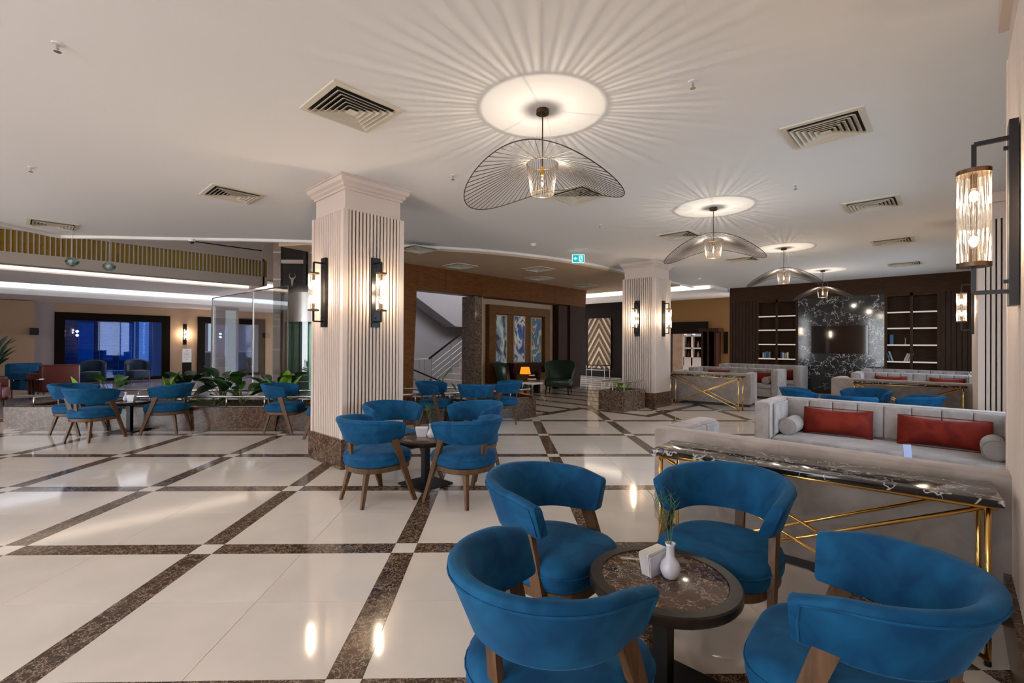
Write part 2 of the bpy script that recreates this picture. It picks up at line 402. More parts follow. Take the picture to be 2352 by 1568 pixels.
# ================================================================== FLUTED PANELS, COLUMNS
def flute_strip(w_, h, pitch=.046, d=.016, mat='flute'):
    """vertical fluting on the plane y=0, x 0..w, z 0..h, ridges towards -y"""
    n = max(2, round(w_/pitch)); p = w_/n; prof = []
    for i in range(n):
        x = i*p
        prof += [(x, 0), (x+p*.22, 0), (x+p*.30, -d*.7), (x+p*.45, -d), (x+p*.77, -d), (x+p*.92, -d*.7)]
    prof.append((w_, 0))
    return MB().loft([[(x, y, 0) for x, y in prof], [(x, y, h) for x, y in prof]], cap=False, closed=False)
def column(x0, x1, y0, y1, label, faces='YXyx'):
    t = thing('column', label, 'column', ((x0+x1)/2, (y0+y1)/2, 0), 0, 'fluted cream columns')
    hx, hy = (x1-x0)/2, (y1-y0)/2
    MB().box(-hx-.018, hx+.018, -hy-.018, hy+.018, 0, .335).build('marble_base', 'emperador_big', t)
    MB().box(-hx+.02, hx-.02, -hy+.02, hy-.02, .335, 2.95).build('core', 'flute', t)
    for sx in (-1, 1):
        for sy in (-1, 1):
            x, y = sx*hx, sy*hy
            MB().box(min(x, x-sx*.06), max(x, x-sx*.06), min(y, y-sy*.06), max(y, y-sy*.06), .335, 2.95).build('corner_board', 'flute', t)
    h = 2.95-.335
    for nm, wd, M in (('-y', 2*hx-.12, Matrix.Translation((-hx+.06, -hy+.02, .335))),
                      ('+x', 2*hy-.12, Matrix.Translation((hx-.02, -hy+.06, .335)) @ Matrix.Rotation(PI/2, 4, 'Z')),
                      ('+y', 2*hx-.12, Matrix.Translation((hx-.06, hy-.02, .335)) @ Matrix.Rotation(PI, 4, 'Z')),
                      ('-x', 2*hy-.12, Matrix.Translation((-hx+.02, hy-.06, .335)) @ Matrix.Rotation(-PI/2, 4, 'Z'))):
        flute_strip(wd, h).xf(M).build('fluted_face', 'flute', t, auto=25)
    MB().box(-hx+.035, hx-.035, -hy+.035, hy-.035, 2.95, 3.2).build('frieze', 'flute', t)
    prof = [(0, 3.175), (.02, 3.175), (.02, 3.20), (.045, 3.215), (.045, 3.24), (.075, 3.262), (.085, 3.305), (.10, 3.31), (.10, CZ-.002)]
    rings = [[(-hx+.035-d, -hy+.035-d, z), (hx-.035+d, -hy+.035-d, z), (hx-.035+d, hy-.035+d, z), (-hx+.035-d, hy-.035+d, z)] for d, z in prof]
    MB().loft(rings).build('cornice', 'flute', t)
    return t
COL1 = (-5.84, -5.02, 2.53, 3.33); COL2 = (-5.72, -4.90, 9.83, 10.63)
column(*COL1, 'near fluted cream column on a brown marble base behind the blue chairs')
column(*COL2, 'far fluted cream column beside the gold framed console')
# pilasters of the right wall
def pilaster(y0, y1, label):
    x0 = .20
    t = thing('pilaster', label, 'pilaster', (x0, y0, 0), 0, 'fluted pilasters on the right wall', kind='structure')
    L = y1-y0
    MB().box(.02, .5, .02, L-.02, .28, 3.0).build('core', 'flute', t)
    MB().box(-.025, .5, -.02, L+.02, 0, .28).build('marble_base', 'emperador_big', t)
    for a in (0, L-.06): MB().box(0, .06, a, a+.06, .28, 3.0).build('corner_board', 'flute', t)
    flute_strip(L-.12, 2.72).xf(Matrix.Translation((.02, L-.06, .28)) @ Matrix.Rotation(-PI/2, 4, 'Z')).build('fluted_face', 'flute', t, auto=25)
    flute_strip(.42, 2.72).xf(Matrix.Translation((.06, .02, .28))).build('fluted_face', 'flute', t, auto=25)
    MB().box(.012, .5, .012, L-.012, 3.0, 3.2).build('frieze', 'flute', t)
    MB().box(-.03, .5, -.03, L+.03, 3.2, CZ-.002).build('cornice', 'flute', t)
pilaster(1.2, 3.79, 'near fluted pilaster at the right edge carrying the large lit sconce')
pilaster(8.28, 11.6, 'far fluted pilaster in the right wall with a lit sconce')
pilaster(-4.2, -2.2, 'fluted pilaster of the right wall behind the viewpoint') if False else None

# ================================================================== RIGHT WALL with windows in the bays
wr = struct('wall_right', 'cream right wall with window bays between the pilasters', 'wall')
for y0, y1 in ((-6.2, 4.1), (7.9, 11.9), (15.9, 16.6)): MB().box(.66, .9, y0, y1, 0, CZ).build('wall_pier', 'cream_wall', wr)
for y0, y1 in ((4.1, 7.9), (11.9, 15.9)):
    MB().box(.66, .9, y0, y1, 0, .35).build('wall_sill', 'cream_wall', wr)
    MB().box(.66, .9, y0, y1, 2.9, CZ).build('wall_lintel', 'cream_wall', wr)
for k, (y0, y1) in enumerate(((4.1, 7.9), (11.9, 15.9))):
    wn = struct('window_%d' % (k+2), ['tall window in the near bay of the right wall', 'tall window in the far bay of the right wall'][k], 'window')
    n = 3
    for i in range(n+1):
        yy = y0+(y1-y0)*i/n; MB().box(.70, .76, yy-.03, yy+.03, .35, 2.9).build('mullion', 'dark_frame', wn)
    for z in (.35, 2.84): MB().box(.70, .76, y0, y1, z, z+.06).build('rail', 'dark_frame', wn)
    for i in range(n): MB().box(.725, .731, y0+(y1-y0)*i/n+.03, y0+(y1-y0)*(i+1)/n-.03, .41, 2.84).build('pane', 'window_glass', wn)

wb_ = struct('wall_back', 'unseen cream wall parts added behind the viewpoint to shape daylight', 'wall')
MB().box(-7.2, -4.2, -4.7, -4.5, 0, CZ).build('wall_part', 'cream_wall', wb_)  # solid part added to keep the bright opening out of the television reflection
for a, b in ((-2.0, -1.7), (.4, .66)): MB().box(a, b, -4.7, -4.5, 0, CZ).build('wall_pier', 'cream_wall', wb_)
MB().box(-23, -11.4, -4.7, -4.5, 0, 7.2).build('wall_part', 'cream_wall', wb_)  # unseen, added to block daylight from the atrium side
MB().box(-16, -5.5, -6.2, -6, 3.6, 7.2).build('wall_over', 'cream_wall', wb_)
# ================================================================== FAR WALL: slats, marble, bookcases
YB = 16.5
wf = struct('wall_far', 'dark walnut far wall with vertical slats around a black marble panel', 'wall')
MB().box(-5.54, .9, YB+.30, YB+.45, 0, CZ).build('wall_back', 'shelf_wood', wf)
MB().box(-5.54, .66, YB, YB+.3, 2.86, CZ).build('header_board', 'shelf_wood', wf)
slat_me = MB().box(-.044, .044, -.03, 0, 0, 2.86).mesh('slat', 'slat_wood')
for a, b in ((-5.54, -4.70), (-.30, .62)):
    MB().box(a, b, YB+.02, YB+.3, 0, 2.86).build('slat_backing', 'shelf_wood', wf)
    x = a+.05
    while x < b-.03: obj('slat', slat_me, wf, loc=(x, YB+.02, 0)); x += .103
mp = struct('marble_panel', 'black marble wall panel with white veins behind the television', 'wall panel')
for a, b in ((-3.53, -2.485), (-2.485, -1.44)):
    for z0, z1 in ((.1, 1.45), (1.45, 2.86)): MB().box(a+.002, b-.002, YB+.0, YB+.28, z0+.002, z1-.002).build('marble_slab', 'marquina', mp)
MB().box(-3.53, -1.44, YB+.02, YB+.28, 0, .1).build('plinth', 'shelf_wood', mp)
def bookcase(x0, x1, label):
    t = thing('bookcase', label, 'bookcase', (x0, YB, 0), 0, 'built-in bookcases')
    W = x1-x0
    MB().box(0, W, .27, .295, 0, 2.86).build('back_panel', 'shelf_wood', t)
    for x in (0, W/2-.03, W-.06): MB().box(x, x+.06, -.01, .27, 0, 2.86).build('upright', 'shelf_wood', t)
    MB().box(.06, W-.06, -.01, .27, 2.78, 2.86).build('top_board', 'shelf_wood', t)
    MB().box(.06, W-.06, -.01, .27, 0, .58).build('plinth_cabinet', 'shelf_wood', t)
    for a, b in ((.06, W/2-.03), (W/2+.03, W-.06)):
        for z in (1.01, 1.465, 1.918, 2.355):
            s_ = MB().box(a, b, .01, .27, z-.035, z).build('shelf', 'shelf_wood', t)
            MB().box(a, b, -.008, .01, z-.036, z+.002).build('light_strip', 'led_shelf', s_)
    return t
bookcase(-4.70, -3.53, 'left built-in bookcase with lit shelf edges and a few small books')
bookcase(-1.44, -.30, 'right built-in bookcase with lit shelf edges and leaning books')
def book(x, z, w_, h, mat, label, lean=0, grp='books on the far shelves'):
    t = MB().box(-w_/2, w_/2, 0, .14, 0, h).mesh('cover', mat)
    r = thing('book', label, 'book', (x, YB+.06, z), 0, grp)
    o = obj('cover', t, r); o.rotation_euler = (0, lean, 0)
    if abs(lean) > 0: o.location = (0, 0, abs(math.sin(lean))*w_/2)
    p = obj('pages', MB().box(-w_/2+.004, w_/2-.004, .003, .137, h-.002, h+.001).mesh('pages', 'paper'), o)
    return r
zb = 1.012
for i, (x, w_, h, m, d) in enumerate([(-4.52, .03, .17, 'book_white', 'thin white book, first on the lowest shelf of the left bookcase'), (-4.46, .035, .19, 'book_grey', 'grey book second in the row on the left bookcase shelf'),
        (-4.40, .05, .21, 'book_blue', 'thick pale blue book third in the row of the left bookcase'), (-4.34, .04, .20, 'book_grey', 'grey book ending the row at the left bookcase'),
        (-4.00, .03, .20, 'book_blue', 'slim blue book beside the upright divider of the left bookcase'), (-3.95, .03, .18, 'book_white', 'small white book second right of the left bookcase divider'),
        (-3.89, .03, .17, 'book_tan', 'tan book third right of the left bookcase divider'), (-3.83, .035, .19, 'book_white', 'last white book in the right half of the left bookcase')]):
    book(x, zb, w_, h, m, d)
for i, (x, w_, h, m, ln, d) in enumerate([(-1.33, .04, .30, 'book_blue', -.28, 'tall blue book leaning at the left end of the right bookcase shelf'), (-1.27, .03, .27, 'book_grey', -.30, 'grey book leaning beside the blue one in the right bookcase'),
        (-1.02, .035, .22, 'book_white', .35, 'white book leaning right, first of three on the right bookcase'), (-.97, .035, .22, 'book_white', .35, 'white book leaning right, middle of three on the right bookcase'),
        (-.92, .035, .22, 'book_white', .35, 'white book leaning right, last of three on the right bookcase')]):
    book(x, zb, w_, h, m, d, ln)
book(-1.29, 1.467, .075, .26, 'book_blue', 'dark blue upright box file on the middle shelf of the right bookcase')
vs_ = MB().lathe([(.014, 0), (.02, .02), (.012, .06), (.012, .16), (.016, .18)], n=10).build('slim_vase', 'book_tan', loc=(-1.0, YB+.1, 1.467), smooth=True)
tag(vs_, 'slim tan vase standing on the middle shelf of the right bookcase', 'vase')
tv = thing('television', 'large black flat television on the black marble panel', 'television', (-2.475, YB, 1.6))
MB().rbox(-.69, .69, -.055, -.004, -.41, .41, .006, 2).build('casing', 'black_gloss', tv)
MB().box(-.675, .675, -.058, -.055, -.39, .395).build('screen', 'screen', tv)
MB().box(-.3, .3, -.004, 0, -.2, .2).build('wall_mount', 'black_metal', tv)

# yellow wall with shop doorway
wl = struct('wall_lobby', 'ochre wall beside the bookcases with a dark framed shop doorway', 'wall')
YY = 18.45
MB().box(-6.98, -5.3, YY, YY+.2, 0, CZ).build('wall_part', 'yellow_wall', wl)
MB().box(-9.4, -6.98, YY, YY+.2, 2.33, CZ).build('wall_over_door', 'yellow_wall', wl)
MB().box(-9.9, -8.5, YY, YY+.2, 0, 2.33).build('wall_part', 'yellow_wall', wl)
d1 = struct('door_1', 'dark timber doorway opening into a bright small shop', 'doorway')
MB().box(-8.5, -6.98, YY-.08, YY+.1, 1.86, 2.33).build('lintel', 'dark_frame', d1)
MB().box(-7.2, -6.98, YY-.08, YY+.1, 0, 1.86).build('jamb', 'dark_frame', d1); MB().box(-8.62, -8.46, YY-.08, YY+.1, 0, 2.33).build('jamb', 'dark_frame', d1)
shop = struct('wall_shop', 'pale glowing back wall of the small shop', 'wall')
MB().box(-9.6, -6.4, 20.2, 20.3, 0, 2.6).build('shop_wall', 'shop_glow', shop)  # wall emits a glow in place of the shop lighting
MB().box(-9.6, -8.55, 20.05, 20.2, 0, 2.5).build('brick_strip', 'stone_tower', shop)
sh = thing('display_shelf', 'white cube display shelf holding bottles inside the shop', 'shelf', (-8.0, 19.4, 0))
for x in (-.38, -.02, .40): MB().box(x-.03, x+.03, 0, .3, .55, 1.95).build('upright', 'plastic_white', sh)
for z in (.87, 1.28, 1.80): MB().box(-.38, .43, 0, .3, z-.03, z+.03).build('shelf', 'plastic_white', sh)
MB().box(-.38, .43, 0, .3, 0, .85).build('cabinet', 'plastic_white', sh)
MB().box(-.36, .40, .26, .29, .9, 1.8).build('back', 'black_void', sh)
for i, (x, z, m, d) in enumerate([(-.2, .90, 'leather_red', 'amber bottle low in the left cube of the shop shelf'), (.2, .90, 'book_tan', 'tan bottle low in the right cube of the shop shelf'),
                               (-.2, 1.31, 'leather_red', 'red bottle high in the left cube of the shop shelf'), (.2, 1.31, 'book_tan', 'pale bottle high in the right cube of the shop shelf')]):
    b = MB().lathe([(.045, 0), (.05, .02), (.05, .14), (.018, .19), (.018, .25)], n=10).build('bottle', m, loc=(-8.0+x, 19.52, z), smooth=True); tag(b, d, 'bottle', 'bottles on the shop shelf')
wd = thing('wardrobe_cabinet', 'dark open wooden cabinet standing against the ochre wall', 'cabinet', (-6.75, 18.1, 0))
for x in (-.3, -.08, .18): MB().box(x, x+.07, -.18, .3, 0, 2.0).build('post', 'panel_wood_dark', wd)
MB().box(-.4, .35, -.2, .32, 1.92, 2.05).build('cornice', 'panel_wood_dark', wd); MB().box(-.3, .25, -.15, .3, .05, .5).build('chest', 'panel_wood_dark', wd)
MB().box(-.3, .25, .25, .3, .5, 1.9).build('back', 'dark_frame', wd)
pic = MB().box(-6.40, -6.24, YY-.03, YY-.002, 1.1, 1.92).build('wall_hanging', 'dark_frame'); tag(pic, 'narrow dark wall hanging on the ochre wall beside the cabinet', 'wall decor')

# dark wall with chevron art
wdk = struct('wall_chevron', 'very dark brown wall at the end of the corridor', 'wall')
MB().box(-14.5, -9.9, 17.62, 17.8, 0, CZ2).build('dark_wall', 'dark_frame', wdk)
MB().box(-9.95, -9.85, 17.62, 18.6, 0, CZ2).build('dark_wall_return', 'dark_frame', wdk)
ch = thing('chevron_panel', 'tall wooden chevron patterned art panel on the dark wall', 'wall art', (-11.36, 17.6, .36))
MB().box(-.58, .58, -.03, 0, 0, 2.2).build('backing', 'chevron_dark', ch)
def clip_poly(pts, xmin, xmax, zmin, zmax):
    def cl(p, f, inter):
        out = []
        for i in range(len(p)):
            a, b = p[i], p[(i+1) % len(p)]
            if f(a): out.append(a)
            if f(a) != f(b): out.append(inter(a, b))
        return out
    def ix(c): return lambda a, b: (c, a[1]+(b[1]-a[1])*(c-a[0])/(b[0]-a[0]))
    def iz(c): return lambda a, b: (a[0]+(b[0]-a[0])*(c-a[1])/(b[1]-a[1]), c)
    for f, it in ((lambda q: q[0] >= xmin, ix(xmin)), (lambda q: q[0] <= xmax, ix(xmax)), (lambda q: q[1] >= zmin, iz(zmin)), (lambda q: q[1] <= zmax, iz(zmax))):
        if pts: pts = cl(pts, f, it)
    return pts
for k in range(-9, 15):
    z = k*.20; m = ('chevron_light', 'chevron_dark', 'chevron_mid', 'chevron_dark')[k % 4]
    if m == 'chevron_dark': continue
    for sx in (-1, 1):
        q = [(0, z), (0, z+.17), (sx*.58, z+.17-.95), (sx*.58, z-.95)]
        q = clip_poly(q, min(0, sx*.57), max(0, sx*.57), .01, 2.19)
        if len(q) >= 3: MB().prism(q, -.045, -.03).xf(Matrix(((1, 0, 0, 0), (0, 0, 1, 0), (0, 1, 0, 0), (0, 0, 0, 1)))).build('chevron_strip', m, ch)
ct = thing('chrome_side_table', 'low chrome framed bench in front of the chevron panel', 'table', (-10.9, 16.9, 0))
for x in (-.55, .35):
    for y_ in (-.2, .2): MB().box(x, x+.025, y_, y_+.025, 0, .55).build('leg', 'steel', ct)
MB().box(-.55, .375, -.2, .225, .33, .355).build('shelf', 'steel_dull', ct); MB().box(-.55, .375, -.2, .225, .52, .56).build('top', 'black_gloss', ct)

# ================================================================== WOOD WALL with portal, niche and stair opening
XW = -9.1
ww = struct('wall_wood', 'brown wood panelled wall with a slanted portal around stairs and picture niche', 'wall')
ys = [4.6, 5.2, 5.8, 6.42, 7.25, 8.45, 9.41, 10.43, 11.5, 12.48]
def skew_prism(yz, x0, x1):  # polygon in (y,z), extruded along x
    return MB().prism(yz, x0, x1).xf(Matrix(((0, 0, 1, 0), (1, 0, 0, 0), (0, 1, 0, 0), (0, 0, 0, 1))))
for a, b in zip(ys[:-1], ys[1:]):
    z0 = 0 if b <= 6.0 else 2.68
    if b <= 6.0:
        for u, v in ((0, 1.1), (1.1, 2.2), (2.2, CZ2)): MB().box(XW-.06, XW, a+.003, b-.003, u+.003, v-.003).build('wood_panel', 'panel_wood', ww)
    elif a < 6.0:
        for u, v in ((0, 1.1), (1.1, 2.2), (2.2, CZ2)):
            e0 = 6.28+.12*u/2.68; e1 = 6.28+.12*min(v, 2.68)/2.68
            skew_prism([(a+.003, u+.003), (e0, u+.003), (e1, v-.003), (a+.003, v-.003)], XW-.06, XW).build('wood_panel', 'panel_wood', ww)
    else: MB().box(XW-.06, XW, a+.003, b-.003, z0, CZ2).build('wood_panel', 'panel_wood', ww)
skew_prism([(6.40, 2.68), (6.42, 2.68), (6.42, CZ2), (6.40, CZ2)], XW-.06, XW).build('wood_panel', 'panel_wood', ww)
skew_prism([(12.483, 2.68), (13.22, 2.68), (13.27, CZ2), (12.483, CZ2)], XW-.06, XW).build('wood_panel', 'panel_wood', ww)
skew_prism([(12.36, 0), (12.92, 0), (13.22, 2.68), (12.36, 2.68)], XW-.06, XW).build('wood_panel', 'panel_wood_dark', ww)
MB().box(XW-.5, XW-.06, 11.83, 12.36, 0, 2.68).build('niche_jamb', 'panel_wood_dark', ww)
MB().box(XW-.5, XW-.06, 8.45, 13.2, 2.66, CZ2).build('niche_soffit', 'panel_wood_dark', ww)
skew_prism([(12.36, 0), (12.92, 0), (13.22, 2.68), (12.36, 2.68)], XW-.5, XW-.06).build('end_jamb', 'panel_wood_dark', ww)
MB().box(XW-.5, XW+.01, 8.20, 8.45, 0, 2.66).build('marble_jamb', 'emperador', ww)
MB().box(XW-.5, XW-.06, 4.6, 6.27, 0, CZ2).build('wall_core', 'stair_wall', ww)
MB().box(XW-.5, XW-.06, 6.2, 8.45, 2.69, CZ2).build('wall_core', 'stair_wall', ww)
MB().box(XW-.5, XW-.30, 8.45, 11.83, 0, 2.66).build('niche_back', 'cream_wall', ww)
MB().box(XW-.30, XW-.01, 8.45, 8.50, .0, 2.66).build('niche_side', 'cream_wall', ww)
ar = thing('art_frame', 'large brown wooden frame holding three tall abstract canvases', 'picture frame', (XW-.30, 10.19, .33))
for a, b, c, d in ((-1.32, -1.07, 0, 2.17), (1.07, 1.32, 0, 2.17), (-1.07, 1.07, 1.93, 2.17), (-1.07, 1.07, 0, .22)): MB().box(.0, .16, a, b, c, d).build('frame_board', 'art_frame', ar)
MB().box(0, .05, -1.07, 1.07, .22, 1.93).build('backboard', 'art_frame', ar)
def art_mat(name, cols, seed):
    m, nt, b = newmat(name); c = coords(nt, (1, 1.6, .9), rnd=False)
    mp_ = nt.nodes.new('ShaderNodeMapping'); mp_.inputs['Location'].default_value = (seed, seed*2, seed*.7); nt.links.new(c, mp_.inputs[0])
    n = N(nt, 'ShaderNodeTexNoise', i_Scale=1.9, i_Detail=2.5, i_Distortion=1.6); nt.links.new(mp_.outputs[0], n.inputs['Vector'])
    r = ramp(nt, n.outputs['Fac'], cols); r.color_ramp.interpolation = 'CONSTANT'
    nt.links.new(r.outputs[0], b.inputs['Base Color']); b.inputs['Roughness'].default_value = .5
art_mat('art_a', [(0, (.02, .02, .03)), (.36, (.05, .03, .03)), (.44, (.13, .19, .25)), (.52, (.30, .40, .42)), (.6, (.62, .60, .52)), (.68, (.16, .25, .20))], 1.3)
art_mat('art_b', [(0, (.02, .04, .13)), (.38, (.04, .10, .30)), (.46, (.55, .52, .48)), (.56, (.68, .64, .6)), (.64, (.05, .04, .04)), (.7, (.45, .36, .22))], 4.1)
art_mat('art_c', [(0, (.02, .10, .22)), (.37, (.03, .16, .32)), (.45, (.06, .09, .09)), (.52, (.45, .40, .26)), (.6, (.42, .06, .02)), (.66, (.10, .22, .26))], 7.7)
for i, (a, b, c, d) in enumerate(((-1.03, -.56, .42, 1.90), (-.27, .22, .55, 1.91), (.50, .97, .44, 1.89))):
    o = MB().box(.05, .09, a, b, c, d).build('canvas', 'chevron_light', ar)
    MB().box(.09, .094, a+.025, b-.025, c+.025, d-.025).build('painting', 'art_'+'abc'[i], o, label=['abstract painting in grey, black and green', 'abstract painting in white and deep blue', 'abstract painting in blue, red and sand'][i])

# stair behind the opening
st = thing('staircase', 'white stone staircase rising behind the wood wall opening', 'staircase', (-9.62, 8.3, 0))
for i in range(14):
    MB().box(-1.9, 0, i*.27+.35, i*.27+.66, max(0, i*.165-.3), i*.165+.165).build('step', 'white_stone', st)
wsr = struct('wall_stairwell', 'grey plaster walls of the stairwell', 'wall')
MB().box(-13.2, -13.05, 8.2, 13.2, 0, 4.4).build('stair_back_wall', 'stair_wall', wsr)
MB().box(-13.05, -9.6, 13.0, 13.15, 0, 4.4).build('stair_end_wall', 'stair_wall_dark', wsr)
MB().prism([(-9.6, 6.1), (-9.6, 6.25), (-13.05, 8.55), (-13.05, 8.4)], 0, 4.4).build('stair_near_wall', 'stair_wall', wsr)
skew_prism([(10.3, 2.0), (13.0, 2.0), (13.0, 4.4), (8.3, 4.4), (8.3, 3.1)], -13.0, -12.4).build('stair_soffit', 'stair_wall', wsr)
MB().prism([(-9.6, 6.1), (-9.6, 13.0), (-12.3, 13.0), (-12.3, 7.9)], 4.4, 4.5).build('stair_ceiling', 'ceiling', wsr)  # unseen, shaped to limit the daylight falling on the stairs
rl = thing('stair_railing', 'steel stair railing with dark handrail and slender posts', 'railing', (-11.6, 8.6, 0))
MB().tube([(0, 0, .95), (0, 3.4, 3.05)], .03, 8).build('handrail', 'panel_wood_dark', rl, smooth=True)
for i in range(5):
    y_ = .1+i*.75; MB().tube([(0, y_, y_*.61), (0, y_, .95+y_*.62)], .012).build('post', 'steel', rl)
for k in range(4): MB().tube([(0, .05, .2+k*.18), (0, 3.3, 2.2+k*.18)], .006, 5).build('wire', 'steel_dull', rl)
MB().tube([(0, 0, .95), (0, -.35, .95), (0, -.95, .95)], .02, 8).build('level_rail', 'steel', rl)
for i in range(5): MB().tube([(0, -.15-i*.2, 0), (0, -.15-i*.2, .95)], .01).build('baluster', 'steel', rl)
MB().tube([(.35, -1.4, .9), (.35, .4, .2)], .022, 8).build('lower_rail', 'panel_wood_dark', rl)

# ================================================================== ATRIUM
XL = -22.3
wleft = struct('wall_left', 'warm beige wall across the atrium with framed openings', 'wall')
for y0, y1, z0, z1 in ((-6, .9, 0, 2.78), (.9, 4.13, 2.42, 2.78), (4.13, 5.05, 0, 2.78), (5.05, 7.6, 2.44, 2.78), (7.6, 12, 0, 2.78)): MB().box(XL-.3, XL, y0, y1, z0, z1).build('wall_part', 'cream_wall' if y0 > -1 else 'lilac_wall', wleft)
MB().box(XL, XL+.5, -6, .42, 0, 2.72).build('wall_projection', 'cream_wall', wleft)
MB().box(XL, XL+.03, 4.13, 5.05, 0, .14).build('skirting', 'emperador', wleft)
sp = MB().rbox(XL+.5, XL+.75, .30, .52, 1.62, 1.84, .02).build('wall_speaker', 'black_metal'); tag(sp, 'small black speaker box on the beige wall projection', 'speaker')
def dark_opening(nm, label, y0, y1, z1, fw):
    t = struct(nm, label, 'window')
    MB().box(XL-.05, XL+.06, y0, y0+fw, 0, z1).build('frame_side', 'dark_frame', t); MB().box(XL-.05, XL+.06, y1-fw, y1, 0, z1).build('frame_side', 'dark_frame', t)
    MB().box(XL-.05, XL+.06, y0+fw, y1-fw, z1-fw, z1).build('frame_top', 'dark_frame', t); MB().box(XL-.05, XL+.06, y0+fw, y1-fw, 0, .1).build('frame_bottom', 'dark_frame', t)
    n = 3 if y1-y0 > 3 else 2
    for i in range(n):
        a = y0+fw+(y1-y0-2*fw)*i/n; b = y0+fw+(y1-y0-2*fw)*(i+1)/n
        MB().box(XL-.01, XL, a+.008, b-.008, .1, z1-fw).build('pane', 'blue_lit_glass' if nm == 'window_1' else 'window_glass', t)  # blue pane tint deepens the blue light of the restaurant
    return t
w1 = dark_opening('window_1', 'dark framed glazed wall with blinds and a blue lit restaurant behind', .9, 4.13, 2.42, .26)
mb = MB()
for i in range(40): mb.box(XL-.05, XL-.045, 1.17, 3.86, .35+i*.045, .35+i*.045+.008)
mb.build('blind_slats', 'steel_dull', w1, kind='stuff')
for y_ in (1.55, 2.6, 3.55): MB().box(XL-.055, XL-.05, y_-.01, y_+.01, .2, 2.0).build('blind_cord', 'paper', w1)
br = struct('wall_restaurant', 'dark blue walls of the restaurant behind the glass', 'wall')
MB().box(-30, -29.9, -3, 8, 0, 2.8).build('back_wall', 'armchair_blue', br)
MB().box(-29.9, XL-.3, -3, 12, 2.75, 2.85).build('restaurant_ceiling', 'blue_ceiling_glow', br)  # ceiling emits faintly in place of the room's blue ambient light
for i, (y_, h, m) in enumerate(((-.4, .4, 'blue_glow'), (.3, .5, 'blue_glow2'), (1.25, .3, 'blue_glow'), (2.0, .55, 'blue_glow2'), (2.9, .35, 'blue_glow'), (3.5, .5, 'blue_glow2'), (4.3, .4, 'blue_glow'))):
    q = MB().box(-29.88, -29.8, y_, y_+h, .5, 2.3).build('glow_curtain', m); tag(q, ['leftmost', 'second', 'third', 'fourth', 'fifth', 'sixth', 'last'][i]+' glowing blue curtain in the restaurant counted from the left', 'curtain', 'glowing blue curtains in the restaurant')  # curtains emit the blue light that would fall on them
lp = thing('light_column', 'pale illuminated column inside the blue restaurant', 'column', (-25, 3.7, 0))
MB().box(-.2, .2, -.28, .28, 0, 2.7).build('shaft', 'white_stone', lp); MB().box(.2, .22, -.16, .16, .55, 2.3).build('lit_panel', 'white_glow', lp)
for i, (y_, z) in enumerate(((.95, 1.75), (1.75, 1.75))):
    q = thing('restaurant_lamp', ['left twin wall lamp glowing inside the restaurant', 'right twin wall lamp glowing inside the restaurant'][i], 'lamp', (-26.5, y_, z), 0, 'restaurant lamps')
    for dz in (-.08, .08): MB().sphere((0, 0, dz), .05, 8, 6).build('bulb', 'warm_dot', q)
    MB().box(-.03, 0, -.03, .03, -.2, .2).build('plate', 'black_metal', q)
def tub_chair(loc, rz, label, mat='armchair_blue', grp=None, h=.8, w_=.72):
    t = thing('tub_armchair', label, 'armchair', loc, rz, grp)
    MB().rbox(-w_/2+.1, w_/2-.1, -.25, .36, .14, .42, .05).build('seat', mat, t, smooth=True)
    rings = []
    for i in range(25):
        a = -1.9+3.8*i/24; c, s_ = math.sin(a), -math.cos(a); hh = h-.18*(abs(a)/1.9)**2
        r0, r1 = w_/2-.1, w_/2
        rings.append([(r0*c, r0*s_*.95, .12), (r1*c, r1*s_*.95, .12), (r1*c*1.04, r1*s_, hh-.04), (r1*c, r1*s_*.97, hh), (r0*c*1.05, r0*s_, hh-.02)])
    MB().loft(rings).build('shell', mat, t, auto=60)
    for sx in (-.25, .25):
        for sy in (-.22, .25): MB().tube([(sx, sy, .14), (sx*1.05, sy*1.05, 0)], .02, 6, .012).build('leg', 'walnut', t)
    return t
tub_chair((-20.9, 1.75, 0), -PI/2-.3, 'left dark blue tub armchair in front of the blue lit glazed wall', grp='dark blue tub chairs by the glass')
tub_chair((-20.9, 2.95, 0), -PI/2+.2, 'right dark blue tub armchair in front of the blue lit glazed wall', grp='dark blue tub chairs by the glass')
w3 = dark_opening('window_3', 'dark framed opening to a bright bar beyond the glass screen', 5.05, 7.6, 2.44, .25)
bar = struct('wall_bar', 'pale wall of the bar room behind the second opening', 'wall')
MB().box(-26.2, -26.1, 4.2, 9.5, 0, 2.75).build('bar_wall', 'lilac_wall', bar)
for i, y_ in enumerate((5.55, 6.35, 6.95)):
    q = MB().box(-26.1, -26.05, y_, y_+.22, .5, 2.3).build('light_panel', 'white_glow'); tag(q, ['left', 'middle', 'right'][i]+' tall white light panel in the bar room', 'light panel', 'white light panels in the bar')
bc = thing('bar_counter', 'dark bar counter with a pale top in the far bar room', 'counter', (-24.4, 6.6, 0)); MB().box(-.3, .3, -1.0, 1.0, 0, .95).build('front', 'dark_panel', bc); MB().box(-.36, .36, -1.05, 1.05, .95, 1.0).build('top', 'white_stone', bc)
